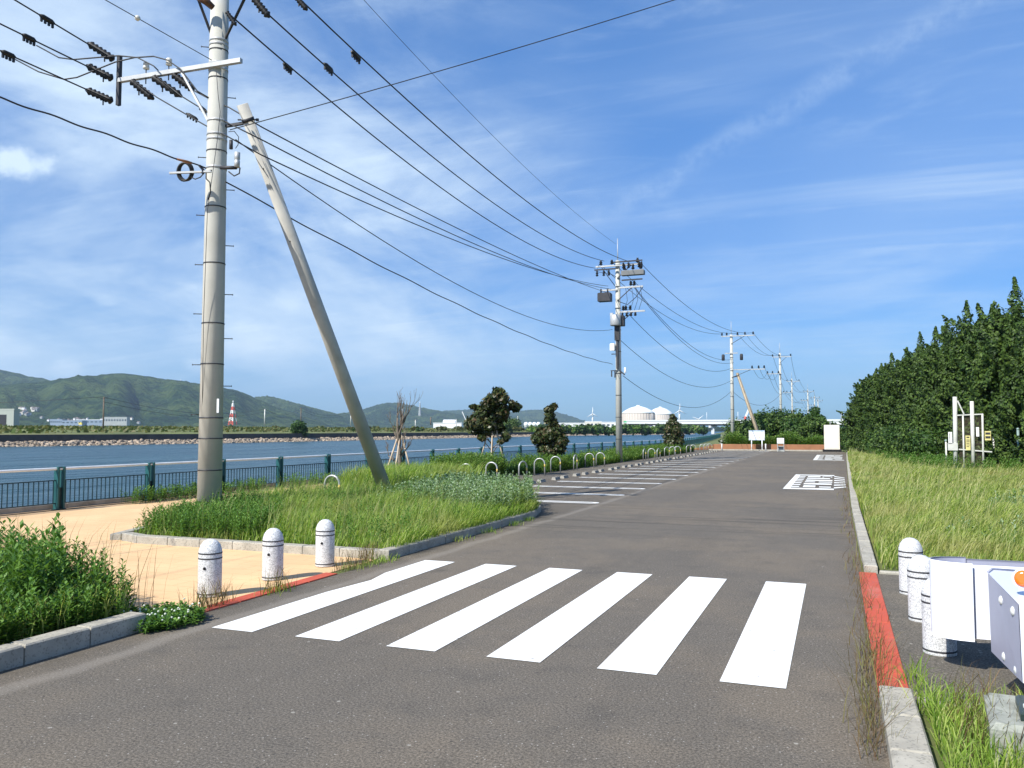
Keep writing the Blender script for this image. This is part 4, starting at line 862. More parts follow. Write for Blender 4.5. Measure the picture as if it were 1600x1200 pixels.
U = [(-1.0, 11.4), (-.3, 11.5), (1.2, 11.5), (.9, 10.1), (1.0, 9.9), (.5, 8.6), (0, 7.1), (.3, 4.9)]
spanset(P2, P3, U, [(-.85, 11.1), (.6, 11.1), (2.05, 11.1), (.1, 8.6), (.2, 8.3), (.1, 7.8), (0, 6.6), (-.1, 5.5)], 1.1, 'between the second and third poles')
spanset(P3, tops[1], [(.6, 11.1), (1.3, 11.1), (2.05, 11.1), (1.9, 7.9), (2.5, 7.9), (3.0, 7.9), (.1, 5.5)], [(-.85, 11.3), (-.1, 11.3), (1.3, 11.3), (-1.5, 9.2), (-.9, 9.2), (-.2, 9.2), (-.1, 6.2)], .8, 'between the third and fourth poles')
F4 = [(-.85, 11.3), (-.1, 11.3), (1.3, 11.3), (-1.5, 9.2), (-.9, 9.2), (-.2, 9.2)]
for k in range(1, len(tops) - 1): spanset(tops[k], tops[k + 1], F4, F4, 1.2, f'between the {ORD[k + 2]} and {ORD[k + 3]} poles', .02)

# ------------------------------------------------------------------ vegetation
ISL = [(-10.8, 10.35), (-10.3, 10.22), (-6.05, 10.25), (-6.05, 16.0), (-6.3, 17.1), (-7.1, 18.4), (-8.0, 19.3), (-9.7, 20.0), (-9.8, 22.5), (-12.9, 22.5), (-12.6, 20), (-12.05, 14.5), (-11.15, 11.3)]
soil = MB(); soil.add([(x, y, .07) for x, y in ISL], [tuple(range(len(ISL)))]); tag(soil.build('island_soil', M['soil']), kind='structure')
xy = scatter(ISL, 34000, lambda q: np.where(q[:, 1] < 16, 1., .75))
hh = .30 + .10 * np.sin(xy[:, 0] * 2.1) * np.cos(xy[:, 1] * 1.7) + .05 * (xy[:, 1] > 13); edge = np.minimum(1, .45 + np.abs(xy[:, 1] - 10.2) * .5); hh = hh * edge
tag(blades('grass', xy, .06, hh * 1.15, .012, .6, L['grass'], (.24, .05)), kind='stuff')
MN = [(-9.4, 15.5), (-6.2, 14.2), (-6.0, 16.2), (-7.1, 18.6), (-9.7, 20.0), (-9.9, 21.8), (-12.2, 21.8), (-12.2, 20.5), (-10.2, 19.0)]
tag(stalks('weeds', scatter([(-8.6, 15.2), (-6.1, 14.6), (-5.9, 16.3), (-6.9, 18.7), (-8.1, 19.6), (-9.6, 20.0)], 900), .06, .60, .10, .042, 20, L['mint'], .3), kind='stuff')
tag(stalks('weeds', scatter(MN, 1300), .06, .46, .09, .036, 20, L['mint'], .25), 'leafy weeds', kind='stuff')
LW = [(-10.75, 10.4), (-8.4, 10.3), (-8.9, 11.8), (-10.1, 13.4), (-12.0, 14.5), (-11.1, 11.4)]
tag(stalks('weeds', scatter(LW, 1300), .06, .40, .09, .022, 24, L['weed'], .25), kind='stuff')
tag(stalks('weeds', scatter(ISL, 800), .06, .36, .09, .025, 16, L['weed'], .25), kind='stuff')
BK = [(-12.9, 22.5), (-12.3, 18.5), (-9.8, 17.5), (-9.8, 22.5)]
tag(blades('grass', scatter(BK, 6500), .06, .72, .022, .6, L['grass'], (.2, .05)), kind='stuff')
q = scatter(ISL, 2600); tag(blades('dry_grass', q, .06, .62, .0055, .35, leafmat('seed_stalks', [(.30, .30, .12), (.45, .42, .2), (.24, .32, .08), (.55, .48, .26)], .3), (.2, .05)), kind='stuff')
q = scatter([(-6.05, 10.3), (-5.85, 10.3), (-5.85, 16.2), (-6.1, 17.0)], 1500); tag(blades('grass', q, .1, .26, .012, .8, L['grass'], (.35, 0)), kind='stuff')
q = scatter(ISL, 240); tag(stalks('weeds', q, .06, .55, .09, .022, 22, L['weed'], .2), kind='stuff')
# front left bed
FL = [(-6.02, -1), (-6.02, 5.78), (-6.35, 6.15), (-7.3, 6.45), (-8.2, 6.7), (-9.9, 7.0), (-9.9, -1)]
soil = MB(); soil.add([(x, y, .05) for x, y in FL], [tuple(range(len(FL)))]); tag(soil.build('bed_soil', M['soil']), kind='structure')
FV = [(-6.06, 2.5), (-6.06, 5.75), (-6.35, 6.1), (-7.3, 6.4), (-8.2, 6.6), (-9.9, 6.9), (-9.9, 2.5)]
q = scatter(FV, 2300, lambda q: np.clip((q[:, 0] + 10.5) / 3, .3, 1)); hq = np.minimum(.62, .30 + .30 * np.clip((-6.05 - q[:, 0]), 0, 1.2)) * np.clip((6.7 - q[:, 1]) * 1.1 + .35, .45, 1)
tag(stalks('weeds', q, .04, hq, .085, .024, 26, L['weed'], .22), kind='stuff')
q = scatter([(-6.6, 4.6), (-7.6, 4.9), (-8.9, 5.9), (-8.7, 6.3), (-7.2, 6.1), (-6.5, 5.6)], 70)
tag(stalks('tall_weeds', q, .04, .76, .13, .032, 34, L['weed'], .12, droop=.3), kind='stuff')
tag(blades('grass', scatter(FV, 4200), .04, .34, .013, .5, L['grass'], (.1, 0)), kind='stuff')
tag(blades('dry_grass', scatter([(-8.5, 5.6), (-6.1, 5.9), (-6.2, 6.5), (-8.8, 6.9)], 140), .03, .75, .006, .3, L['dry'], (.1, 0)), kind='stuff')
# clover at the kerb end
q = scatter([(-6.3, 5.6), (-5.65, 5.6), (-5.5, 6.1), (-5.75, 6.4), (-6.1, 6.4), (-6.3, 6.1)], 230)
tag(stalks('clover_patch', q, 0, .10, .05, .035, 14, L['weed'], .6), kind='stuff')
q = scatter([(-6.2, 5.7), (-5.62, 5.7), (-5.5, 6.1), (-5.75, 6.4), (-6.05, 6.4)], 45); Vs, Qs = [], []; off = 0
for x, y in q:
    v, f = lump((x, y, .08 + random.random() * .07), (.011, .011, .010), 6, 4, .2); Vs.append(v); Qs.append(f + off); off += len(v)
tag(npmesh('clover_flowers', np.concatenate(Vs), np.concatenate(Qs), L['flower']), kind='stuff')
# thin weeds growing out of the kerb joints
def tufts(name, cs, n, h, w, r=.12, lean=.7, m='dry'):
    P = np.concatenate([np.array([c]) + rng.normal(0, r, (n, 2)) * np.array([.5, 1]) for c in cs]); return tag(blades(name, P, 0, h, w, lean, L[m], (.05, 0)), kind='stuff')
tufts('dry_grass', [(-5.92, 6.5 + .12 * k) for k in range(4)] + [(-5.85, 7.55), (-5.85, 7.7), (-5.9, 9.0), (-5.85, 9.25), (-5.9, 9.5), (-5.95, 9.8), (-6.1, 9.95)], 34, .26, .006, .12)
tufts('grass', [(-5.83, 7.6), (-5.83, 9.3), (-5.83, 9.7), (-5.75, 9.95), (-5.72, 12.2), (-5.72, 13.4), (-5.72, 14.6), (-5.74, 15.4)], 60, .09, .009, .16, .9, 'grass')
tufts('dry_grass', [(.16, 5.1), (.18, 5.5), (.2, 5.9), (.2, 6.3), (.21, 6.7), (.22, 7.1)], 60, .25, .004, .13, 1.1)
tufts('dry_grass', [(.22, 7.6 + .45 * k) for k in range(12)], 22, .15, .005, .14, .9)
tufts('dry_grass', [(.24, 13.2 + .8 * k) for k in range(22)], 14, .10, .008, .2, .9)
tufts('grass', [(.5, 5.9), (.56, 6.1), (.48, 6.5)], 40, .20, .007, .1, .9, 'grass')
# right verge
VG = [(.55, 11.45), (9.5, 11.45), (10.5, 30), (10.5, 44), (6, 58), (3.6, 66), (2.8, 75), (.86, 75), (.62, 50), (.45, 27), (.48, 20), (.5, 11.45)]
sheet('verge', VG, .03, M['field'])
q = scatter(VG, 120000, lambda q: np.clip(13 / q[:, 1], .28, 1) * np.where(q[:, 0] < 1.3, 1.6, 1) * np.where(q[:, 0] > .195 * q[:, 1] + 1.2, .25, 1)); hh = .27 + .07 * np.sin(q[:, 0] * 1.3 + 1) * np.cos(q[:, 1] * .9) + .05 * np.sin(q[:, 1] * .35 + q[:, 0]) + .012 * np.clip(q[:, 0], 0, 6)
tag(blades('grass', q, .02, hh, np.clip(.0011 * q[:, 1], .012, .05), .65, L['grassr'], (.3, -.05)), kind='stuff')
tag(stalks('weeds', scatter([(1.5, 14), (5, 12), (9, 20), (8, 30), (4, 24)], 500), .02, .34, .10, .035, 14, L['mint'], .3), kind='stuff')
tag(stalks('weeds', scatter([(3.2, 38), (8, 33), (9, 38), (5, 46), (3, 54), (2.4, 64), (1.6, 64), (2.4, 50)], 900), .02, .6, .15, .05, 16, L['weed'], .3), kind='stuff')
q = scatter(VG, 5500, lambda q: np.clip(16 / q[:, 1], .2, 1)); tag(blades('dry_grass', q, .02, .58, np.clip(.0005 * q[:, 1], .006, .02), .4, leafmat('seed_stalks', [(.32, .32, .13), (.5, .46, .22), (.26, .34, .09), (.6, .52, .28)], .3), (.25, -.05)), kind='stuff')
# near bed at the lower right
sheet('bed_soil', [(.58, -2), (5, -2), (5, 6.0), (.56, 6.0)], .015, M['soil'])
NB = [(.47, 3.8), (2.6, 3.8), (2.6, 5.95), (.5, 5.95)]
tag(blades('grass', scatter(NB, 7500), .01, .19, .008, .9, L['grass'], (.05, 0)), kind='stuff')
tag(blades('dry_grass', scatter([(.58, 5.0), (2.4, 5.3), (2.4, 6.1), (.58, 6.1)], 900), .01, .28, .005, .8, L['dry'], (.05, 0)), kind='stuff')
# planting strip along the promenade
ST = [(-13.6, 31.2), (-11.5, 31.0), (-11.4, 42), (-11.3, 60), (-11.3, 71), (-13.9, 71), (-13.7, 55), (-13.6, 42)]
P0 = [(-13.9, 26.4), (-11.7, 27.1), (-11.6, 29.2), (-13.9, 30.0)]
tag(blades('grass', (qs := scatter(ST, 12000)), 0, .44 + .14 * np.sin(qs[:, 1] * 1.3) * np.cos(qs[:, 0] * 2), .035, .6, L['shr'], (.1, 0)), kind='stuff')
tag(stalks('weeds', (qs := scatter(ST, 4200, lambda q: np.clip(.35 + np.sin(q[:, 1] * .9) * .5 + .4, .08, 1))), 0, .46 + .20 * np.sin(qs[:, 1] * 1.1 + 1), .15, .055, 15, L['shr'], .3), kind='stuff')
tag(stalks('weeds', scatter(P0, 1000), 0, .82, .13, .045, 16, L['shr'], .3), kind='stuff')
# low weeds along the fence kerb
for poly, n, h in (([(-16.35, 15.3), (-15.9, 15.3), (-15.7, 19.5), (-16.3, 21)], 260, .35), ([(-16.3, 21), (-15.6, 21), (-14.3, 26.5), (-15.2, 28)], 300, .4)):
    tag(stalks('weeds', scatter(poly, n), 0, h, .10, .03, 14, L['weed'], .4), kind='stuff')

def crown_tree(name, label, px, ybase, X, blobs, nl, size, lf, trunk_h, stakes, tr=.05, cat='tree', group=None):
    d = ray(px, 672); Y = d.y * X / d.x; t = thing(name, label, cat, (X, Y, 0), 0, group)
    mb = MB(); mb.path([(0, 0, -.1), (.03, 0, trunk_h * .5), (-.02, .02, trunk_h)], [tr, tr * .8, tr * .4], 8); mb.build('trunk', M['bark'], t)
    for b in blobs[:8]:
        pass
    lm = MB()
    for b in blobs:
        z = min(trunk_h, max(trunk_h * .3, b[2] - .5)); lm.path([(0, 0, z), ((b[0]) * .5, b[1] * .5, (z + b[2]) / 2), (b[0], b[1], b[2])], [tr * .45, tr * .3, tr * .15], 5)
    lm.build('limbs', M['bark'], t)
    clumpy_crown('crown', blobs, nl, size, L[lf], t, core=False)
    for (x0, y0, x1, y1, h) in stakes: MB().tube((x0, y0, -.1), (x1, y1, h), .033, .028, 8).build('stake', M['wood'], t)
    return t
s = 33.5 / FPX   # metres per pixel at the olive tree
bl = lambda px, py, r, cx, D, dy=0.: ((px - cx) * D / FPX * .98, dy, H + (672.7 - py) * D / FPX, r * D / FPX, .85)
dX = -12.6; d_ = ray(768, 672); Yt = d_.y * dX / d_.x; Dt = dX * F.x + Yt * F.y
bs = [bl(x, y, r, 768, Dt, random.uniform(-.35, .35)) for x, y, r in ((783, 615, 8), (793, 624, 7), (776, 625, 9), (768, 633, 10), (790, 640, 8), (803, 637, 7), (806, 631, 4), (745, 640, 7), (740, 635, 4), (752, 648, 10), (765, 650, 11), (782, 650, 8), (738, 660, 9), (750, 664, 10), (730, 664, 6), (764, 665, 10), (775, 668, 8), (743, 672, 6), (757, 675, 7), (788, 682, 6), (756, 684, 5), (785, 690, 4), (778, 620, 6))]
crown_tree('olive_dark_tree', 'dark-leaved young tree held by pale stakes, with a wide uneven crown', 768, 0, dX, [(a, b, c, r * 1.04, f) for a, b, c, r, f in bs], 9000, .10, 'oak', 2.6, [(-.55, -.3, .02, 0, 2.35), (.65, .1, .08, 0, 2.3), (.25, -.7, .05, 0, 2.1)])
d_ = ray(863, 672); Yt = d_.y * dX / d_.x; Dt = dX * F.x + Yt * F.y
bs = [bl(x, y, r, 863, Dt, random.uniform(-.3, .3)) for x, y, r in ((864, 633, 4), (861, 640, 5), (868, 638, 4), (862, 650, 6), (854, 657, 5), (866, 660, 6), (845, 676, 8), (858, 672, 9), (872, 675, 9), (840, 686, 8), (852, 689, 11), (868, 690, 11), (880, 688, 8), (846, 700, 8), (860, 703, 10), (875, 701, 8), (862, 680, 10))]
crown_tree('olive_dark_tree', 'dark young tree with a narrow spire top and broad base beside the hoops', 863, 0, dX, [(a, b, c, r * 1.04, f) for a, b, c, r, f in bs], 9000, .10, 'oak', 2.7, [(.15, -.5, .06, 0, 2.0)])
d_ = ray(1052, 672); Yt = d_.y * -12.4 / d_.x; Dt = -12.4 * F.x + Yt * F.y
bs = [bl(x, y, r, 1052, Dt, random.uniform(-.3, .3)) for x, y, r in ((1051, 650, 3), (1051, 656, 4.5), (1048, 662, 5), (1055, 663, 5), (1046, 671, 6), (1057, 672, 6), (1051, 678, 8), (1043, 682, 6), (1060, 682, 6), (1052, 688, 8), (1046, 691, 6), (1060, 690, 6))]
crown_tree('olive_dark_tree', 'small dark cone-shaped tree standing right of the second utility pole', 1052, 0, -12.4, [(a, b, c, r * 1.08, f) for a, b, c, r, f in bs], 6000, .12, 'oak', 2.4, [], group=None)
# bare tree with stakes
d_ = ray(624, 672); X0 = -12.4; Yt = d_.y * X0 / d_.x
t = thing('bare_tree', 'leafless dead tree tied to slanting stakes beside the leaning pole', 'tree', (X0, Yt, 0)); rr = random.Random(4); mb = MB()
mb.path([(0, 0, -.1), (.03, 0, .8), (-.03, .02, 1.5)], [.075, .06, .05], 8); mb.build('trunk', M['dead'], t)
for k, (a, ln, dv) in enumerate(((1.4, 1.5, (-.02, 0, 1)), (1.35, 1.35, (.13, 0, 1)), (1.2, .95, (-.25, .1, 1)), (1.0, .8, (.5, .1, .9)), (.75, .7, (-.9, 0, .8)), (.9, .6, (.9, .2, .7)), (.45, .5, (-1, 0, .25)))):
    mb = MB(); limb(mb, (0, 0, a), dv, ln * .62, .06 if k < 2 else .036, 3, .30, .6, 4, 3, rr); mb.build('branch', M['dead'], t)
for (x0, y0, x1, y1, h) in ((-.5, -.3, .0, 0, 1.75), (.55, .1, .03, 0, 1.8), (.1, -.6, .02, 0, 1.6)): MB().tube((x0, y0, -.1), (x1, y1, h), .03, .025, 8).build('stake', M['wood'], t)

# juniper windbreak on the right
JV = [juniper_mesh(11 + k, 8.0, 2.0) for k in range(4)]; JM = []
for k, (v, f) in enumerate(JV):
    JM.append(None)
JT = [(1588, 433, 42), (1546, 471, 44), (1512, 470, 46.5), (1481, 508, 49.5), (1464, 511, 53), (1440, 520, 56), (1416, 543, 59), (1396, 552, 62.5), (1374, 568, 66), (1356, 584, 69), (1350, 600, 72), (1345, 622, 75.5),
      (1570, 500, 47.5), (1532, 505, 50), (1622, 470, 39.5), (1675, 440, 37), (1740, 400, 34), (1820, 380, 31), (1900, 330, 28)]
JL = ['tallest juniper with a twisted pointed tip at the right frame edge', 'juniper with a broad double tip behind the white frame', 'juniper with a single thin spire left of the double-tipped one', 'juniper with a short hooked side tip, fourth tall one from the right', 'juniper with two finger-like tips in the middle of the windbreak', 'juniper with a tip leaning right, middle of the windbreak', 'juniper just left of the one with the leaning tip', 'juniper with small twin points halfway down the slope of crowns', 'fourth juniper from the road end of the windbreak', 'third juniper from the road end of the windbreak', 'second juniper from the road end of the windbreak', 'low rounded juniper at the road end, right of the cream box', 'juniper crown filling the gap behind the right frame edge tree', 'juniper crown filling the gap behind the white frame'] + [f'{ORD[k]} juniper beyond the right frame edge' for k in range(5)]
for k, ((px, py, Y), lb) in enumerate(zip(JT, JL)):
    p = atY(px, py, Y); t = thing('juniper_tree', lb, 'tree', (p.x, p.y, 0), k * 2.1, 'junipers of the windbreak'); v = k % 4
    if JM[v] is None: cr = npmesh('crown', JV[v][0], JV[v][1], L['jun'], t); JM[v] = cr
    else: cr = JM[v].copy(); col.objects.link(cr); cr.parent = t
    wd = 1.0 if k < 10 else .85
    wd *= .72 if k in (10, 11) else 1; t.scale = (wd, wd, p.z / 8.0)
    MB().path([(0, 0, -.1), (.1, 0, 1.6), (0, .05, 3.4)], [.17, .14, .09], 8).build('trunk', M['bark'], t)
# shrubs in front of and between the junipers
SB = [(1472, 728, 46.5, 1.5, 1.9), (1452, 727, 48, 1.35, 2.2), (1432, 724, 50, 1.4, 1.7), (1414, 722, 51.5, 1.2, 1.9), (1402, 718, 55, 1.3, 1.7), (1390, 716, 57.5, 1.2, 2.0), (1378, 713, 61, 1.2, 1.6), (1366, 710, 65, 1.1, 1.8), (1352, 707, 69, 1.2, 1.8), (1340, 705, 72.5, 1.2, 2.2), (1340, 703, 77, .9, 2.2), (1585, 738, 41.5, 1.2, 1.5)]
for k, (px, py, Y, r, h) in enumerate(SB):
    p = atY(px, 690, Y); bs = [(random.uniform(-.6, .6) * r, random.uniform(-.5, .5) * r, h * random.uniform(.25, .8), r * random.uniform(.4, .62), .85) for _ in range(9)]
    t = thing('shrub', f'{ORD[k]} rounded shrub at the juniper foot, counted from the white frame' if k < 11 else 'shrub in the dark gap right of the white frame', 'shrub', (p.x, p.y, 0), 0, 'shrubs at the foot of the windbreak')
    clumpy_crown('foliage', bs, 3600, .10, L['jun' if k % 3 else 'bush'], t); MB().path([(0, 0, -.1), (0, 0, h * .5)], [.05, .03], 6).build('stem', M['bark'], t)
# shrubs beyond the end wall
EB = [(1165, 655, 84, 2.3), (1182, 652, 86, 2.4), (1200, 640, 87, 2.8), (1218, 638, 88, 2.9), (1236, 641, 86, 2.8), (1252, 648, 85, 2.4), (1266, 652, 84, 2.2), (1273, 636, 88, 1.3), (1284, 655, 83, 1.8), (1300, 662, 84, 1.8), (1150, 662, 86, 1.6)]
for k, (px, yt, Y, r) in enumerate(EB):
    p = atY(px, yt, Y); h = p.z; bs = []
    for _ in range(15):
        a = random.uniform(0, 6.28); q_ = random.random() ** .6 * r * .62; z = random.uniform(.12, .82) * h; rr_ = random.uniform(.3, .48) * r * (.75 if z > .65 * h else 1)
        bs.append((math.cos(a) * q_, math.sin(a) * q_, min(z, h - rr_ * .8), rr_, .85))
    bs.append((0, 0, h - r * .3, r * .33, .9))
    t = thing('bush', ('slender broadleaf tree rising above the bushes left of the cream box' if k == 7 else f'{ORD[k]} big bush behind the terracotta wall counting from the third pole'), 'bush', (p.x, p.y, 0), 0, 'bushes behind the end wall')
    clumpy_crown('foliage', bs, 5000, .15, L['bush' if k % 2 else 'jun'], t); MB().path([(0, 0, -.1), (0, 0, h * .5)], [.09, .05], 6).build('trunk', M['bark'], t)
hw = scatter([(-9.5, 78.6), (-.5, 78.6), (-.5, 81), (-9.5, 81)], 2600)
tag(stalks('hedge_weeds', hw, 0, 1.15 + .35 * np.sin(hw[:, 0] * 1.9) * np.sin(hw[:, 0] * .7 + 1), .24, .10, 16, L['shr'], .25), kind='stuff')

# ------------------------------------------------------------------ end of the lot
t = thing('low_wall', 'long low terracotta wall closing the end of the parking lot', 'wall', (-5.6, 77.6, 0)); mb = MB(); mb.box((0.2, 0, .27), (10.2, .5, .54), 0, 0, .02); mb.build('wall_body', M['deck'], t)
mb = MB(); mb.add([(-7.0, -1.7, .02), (-4.9, -.255, .02), (-4.9, -.255, .53), (-4.9, .25, .53), (-7.0, .25, .02), (-4.9, .25, .02)], [(0, 1, 2), (0, 2, 3, 4), (3, 5, 4)]); mb.build('sloping_ramp', M['deck'], t)
p = atd(1182.5, 690, 73.2); t = thing('sign_board', 'white information board on two legs before the terracotta wall', 'sign', (p.x, p.y, 0), YAW * .3)
MB().box((0, 0, 1.36), (1.36, .07, .88), 0, 0, .005).build('panel', M['wht'], t)
MB().box((0, -.04, 1.75), (1.3, .012, .09)).build('blue_border', M['blu'], t); MB().box((0, -.04, .965), (1.3, .012, .05)).build('blue_border', M['blu'], t)
m_ = MB(); m_.box((.2, -.042, 1.15), (.10, .012, .08)); m_.build('yellow_mark', M['ylw'], t)
m_ = MB()
for x in (-.45, .45): 
    l_ = MB(); l_.tube((x, 0, 0), (x, 0, .95), .045); l_.box((x, 0, .04), (.25, .25, .08)); l_.build('leg', M['wht'], t)
p = atd(1220, 704, 69.6); p.z = 0; t = thing('litter_stand', 'small white box on a metal stand in front of the terracotta wall', 'stand', p)
MB().box((0, 0, .92), (.56, .4, .46), 0, 0, .01).build('box', M['wht'], t); m_ = MB(); m_.box((0, 0, .45), (.5, .36, .05)); m_.box((0, .1, .22), (.44, .05, .42)); m_.build('lower_shelf', M['grey'], t)
for x in (-.26, .26):
    for y in (-.17, .17): MB().box((x, y, .35), (.04, .04, .70)).build('leg', M['galv'], t)
for k, (px, yb) in enumerate(((1128, 704.5), (1196.5, 704.8))):
    p = atz(px, yb); t = thing('marker_post', ('left' if k == 0 else 'right') + ' short white post at the end of the hoop row' if k == 0 else 'short white post right of the white sign board', 'post', p, 0, 'short white posts')
    MB().lathe([(.055, 0), (.055, .6), (.04, .63), (.001, .64)], (0, 0, 0), 10).build('post_body', M['wht'], t)
p = atd(1300, 705, 69.4); p.z = 0; t = thing('cream_cabinet', 'tall cream metal cabinet on a black base beside the juniper end', 'cabinet', p, .05)
MB().box((0, 0, 1.23), (1.2, .9, 2.06), 0, 0, .02).build('cabinet_body', M['cream'], t); MB().box((0, 0, .1), (1.46, 1.1, .2)).build('base', M['black'], t)
m_ = MB(); m_.box((0, -.458, 1.22), (.98, .012, 1.86)); m_.build('door', M['cream'], t); MB().tube((-.1, 0, 2.26), (-.1, 0, 2.5), .03, n=6).build('vent_pipe', M['galv'], t)
p = atd(1131, 690, 92); t = thing('concrete_block', 'pale concrete block with a dark opening behind the wall ramp', 'block', (p.x, p.y, 0)); MB().box((0, 0, .3), (.9, .6, .85), 0, 0, .03).build('block_body', M['quay'], t); MB().box((.1, -.305, .4), (.25, .02, .3)).build('opening', M['black'], t)

# ------------------------------------------------------------------ white frame with notices in the windbreak
A0 = atz(1492, 742); G0 = Vector((A0.x, 38.6, 0)); t = thing('gate_frame', 'weathered white steel frame with wire panels standing before the junipers', 'frame', G0, 0)
def gp(px, py, dy=0): p = atY(px, py, 38.6 + dy); return p - G0
def vpost(nm, px0, py0, px1, py1, r, dy=0, m='chain'): MB().tube(gp(px0, py0, dy), gp(px1, py1, dy), r, n=8).build(nm, M[m], t)
for a in ((1492, 620, 1493.5, 745, .085), (1518.5, 627, 1521.5, 748, .075)): vpost('main_post', *a)
for a in ((1504.5, 648, 1507, 745, .035), (1535, 647, 1537, 742, .04)): vpost('mullion', *a)
for a, b in (((1493, 649), (1536, 647)), ((1485, 701), (1550, 706)), ((1496, 626), (1506, 647))): MB().bar(gp(*a), gp(*b), .06, .05).build('cross_rail', M['chain'], t)
mb = MB()
for k in range(24): x = 1494 + k * 1.8; mb.bar(gp(x, 650, .05), gp(x + 1.5, 745, .05), .012, .012)
for k in range(20): y = 650 + 4.8 * k; mb.bar(gp(1493, y, .05), gp(1537, y, .05), .010, .010)
mb.build('wire_panel', M['mesh_'], t)
mb = MB(); mb.box(gp(1488.5, 698, -.03), (.36, .2, .3)); mb.build('junction_box', M['chain'], t)
def notice(px0, py0, px1, py1, m, lb, lines, dy=-.12):
    a, b = atY(px0, py0, 38.6 + dy), atY(px1, py1, 38.6 + dy); c = (a + b) / 2; w, h = abs(b.x - a.x), abs(a.z - b.z)
    t = thing('notice', lb, 'notice', (c.x, c.y, c.z), 0, 'notices on the white frame'); MB().box((0, 0, 0), (w, .02, h)).build('plate', M[m], t)
    if lines:
        l_ = MB()
        for (u0, v0, u1, v1) in lines: l_.box(((u0 + u1 - 1) / 2 * w, -.012, (.5 - (v0 + v1) / 2) * h), ((u1 - u0) * w, .006, (v1 - v0) * h))
        l_.build('lettering', M['txt'], t)
notice(1481.5, 675, 1488, 693.5, 'wht', 'narrow white notice at the left end of the white frame', [(.3, .1, .45, .9)])
notice(1508.5, 680.5, 1516.5, 703.5, 'notice', 'tall yellow notice with lettering between the two middle posts', [(.2, .08, .8, .16), (.15, .28, .85, .33), (.15, .40, .85, .44), (.15, .51, .8, .55), (.15, .62, .85, .66), (.15, .73, .7, .77)])
notice(1525, 667.5, 1530, 682, 'wht', 'small blank white notice right of the second tall post', None)
notice(1538.5, 673.5, 1548.5, 688, 'notice', 'square yellow notice with two dark bands at the right end', [(.1, .15, .9, .38), (.08, .55, .92, .8)])
for k, (px, y0, y1, Y) in enumerate(((1590.5, 672, 746, 38.5), (1552, 672, 726, 41), (1478, 690, 742, 41), (1640, 665, 750, 36))):
    a, b = atY(px, y0, Y), atY(px, y1, Y); t = thing('fence_post', ('grey-green pipe post at the right frame edge before the junipers', 'thin pipe post just right of the notices', 'thin pipe post just left of the white frame', 'pipe post beyond the right frame edge')[k], 'fence post', (a.x, a.y, 0), 0, 'pipe posts of the old fence')
    MB().tube((0, 0, -.1), (0, 0, a.z), .05 if k == 0 else .035, n=8).build('post_body', M['pgreen' if k == 0 else 'chain'], t); MB().sphere((0, 0, a.z + .04), .06, 8, 6).build('cap', M['pgreen'], t)

# ------------------------------------------------------------------ white guard barriers at the lower right
def extrude_path(mb, pts, prof, mi=0, mi_in=None, th=.006):
    """pts plan polyline (x,y), prof [(offset, z)], makes a thin double sheet; offset pushes to the right-hand side"""
    P = [Vector((*p, 0)) for p in pts]; N = len(P); nor = []
    for i in range(N):
        d = (P[min(i + 1, N - 1)] - P[max(i - 1, 0)]).normalized(); nor.append(Vector((d.y, -d.x, 0)))
    for side, idx in ((0, mi), (1, mi if mi_in is None else mi_in)):
        vs = [P[i] + nor[i] * (o + (th / 2 if side == 0 else -th / 2)) + Vector((0, 0, z)) for i in range(N) for o, z in prof]; m = len(prof)
        fs = [(i * m + j, (i + 1) * m + j, (i + 1) * m + j + 1, i * m + j + 1) for i in range(N - 1) for j in range(m - 1)]
        mb.add(vs, fs, idx, True)
    m = len(prof); b = len(mb.v) - 2 * N * m
    for j in (0, m - 1):
        for i in range(N - 1): mb.f.append([b + i * m + j, b + (i + 1) * m + j, b + N * m + (i + 1) * m + j, b + N * m + i * m + j]); mb.m.append(mi); mb.sm.append(False)
    for i in (0, N - 1):
        for j in range(m - 1): mb.f.append([b + i * m + j, b + i * m + j + 1, b + N * m + i * m + j + 1, b + N * m + i * m + j]); mb.m.append(mi); mb.sm.append(False)
    return mb
PR = [(0, .25), (.0, .27), (.0, .50), (.0, .80), (.0, .815)]
t = thing('guard_rail', 'white steel guard barrier with a rounded curled end in front of the pale bollards', 'guard rail', (1.2, 6.9, 0))
o = lambda pts: [(x - 1.2, y - 6.9) for x, y in pts]
cap = [(.91 + .265 * math.cos(a), 7.06 + .17 * math.sin(a)) for a in np.linspace(-math.pi / 2, -math.pi * 1.5, 26)]
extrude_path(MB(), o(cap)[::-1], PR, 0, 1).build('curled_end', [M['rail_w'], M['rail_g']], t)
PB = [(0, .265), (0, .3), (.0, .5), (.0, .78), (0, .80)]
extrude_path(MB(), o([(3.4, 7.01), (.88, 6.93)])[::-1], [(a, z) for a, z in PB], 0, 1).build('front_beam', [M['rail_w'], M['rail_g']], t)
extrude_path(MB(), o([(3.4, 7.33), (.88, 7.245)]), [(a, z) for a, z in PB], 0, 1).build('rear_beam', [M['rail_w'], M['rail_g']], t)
for x in (1.75, 3.1): MB().tube((x - 1.2, .2, 0), (x - 1.2, .2, .82), .06, n=14).build('post', M['rail_w'], t)
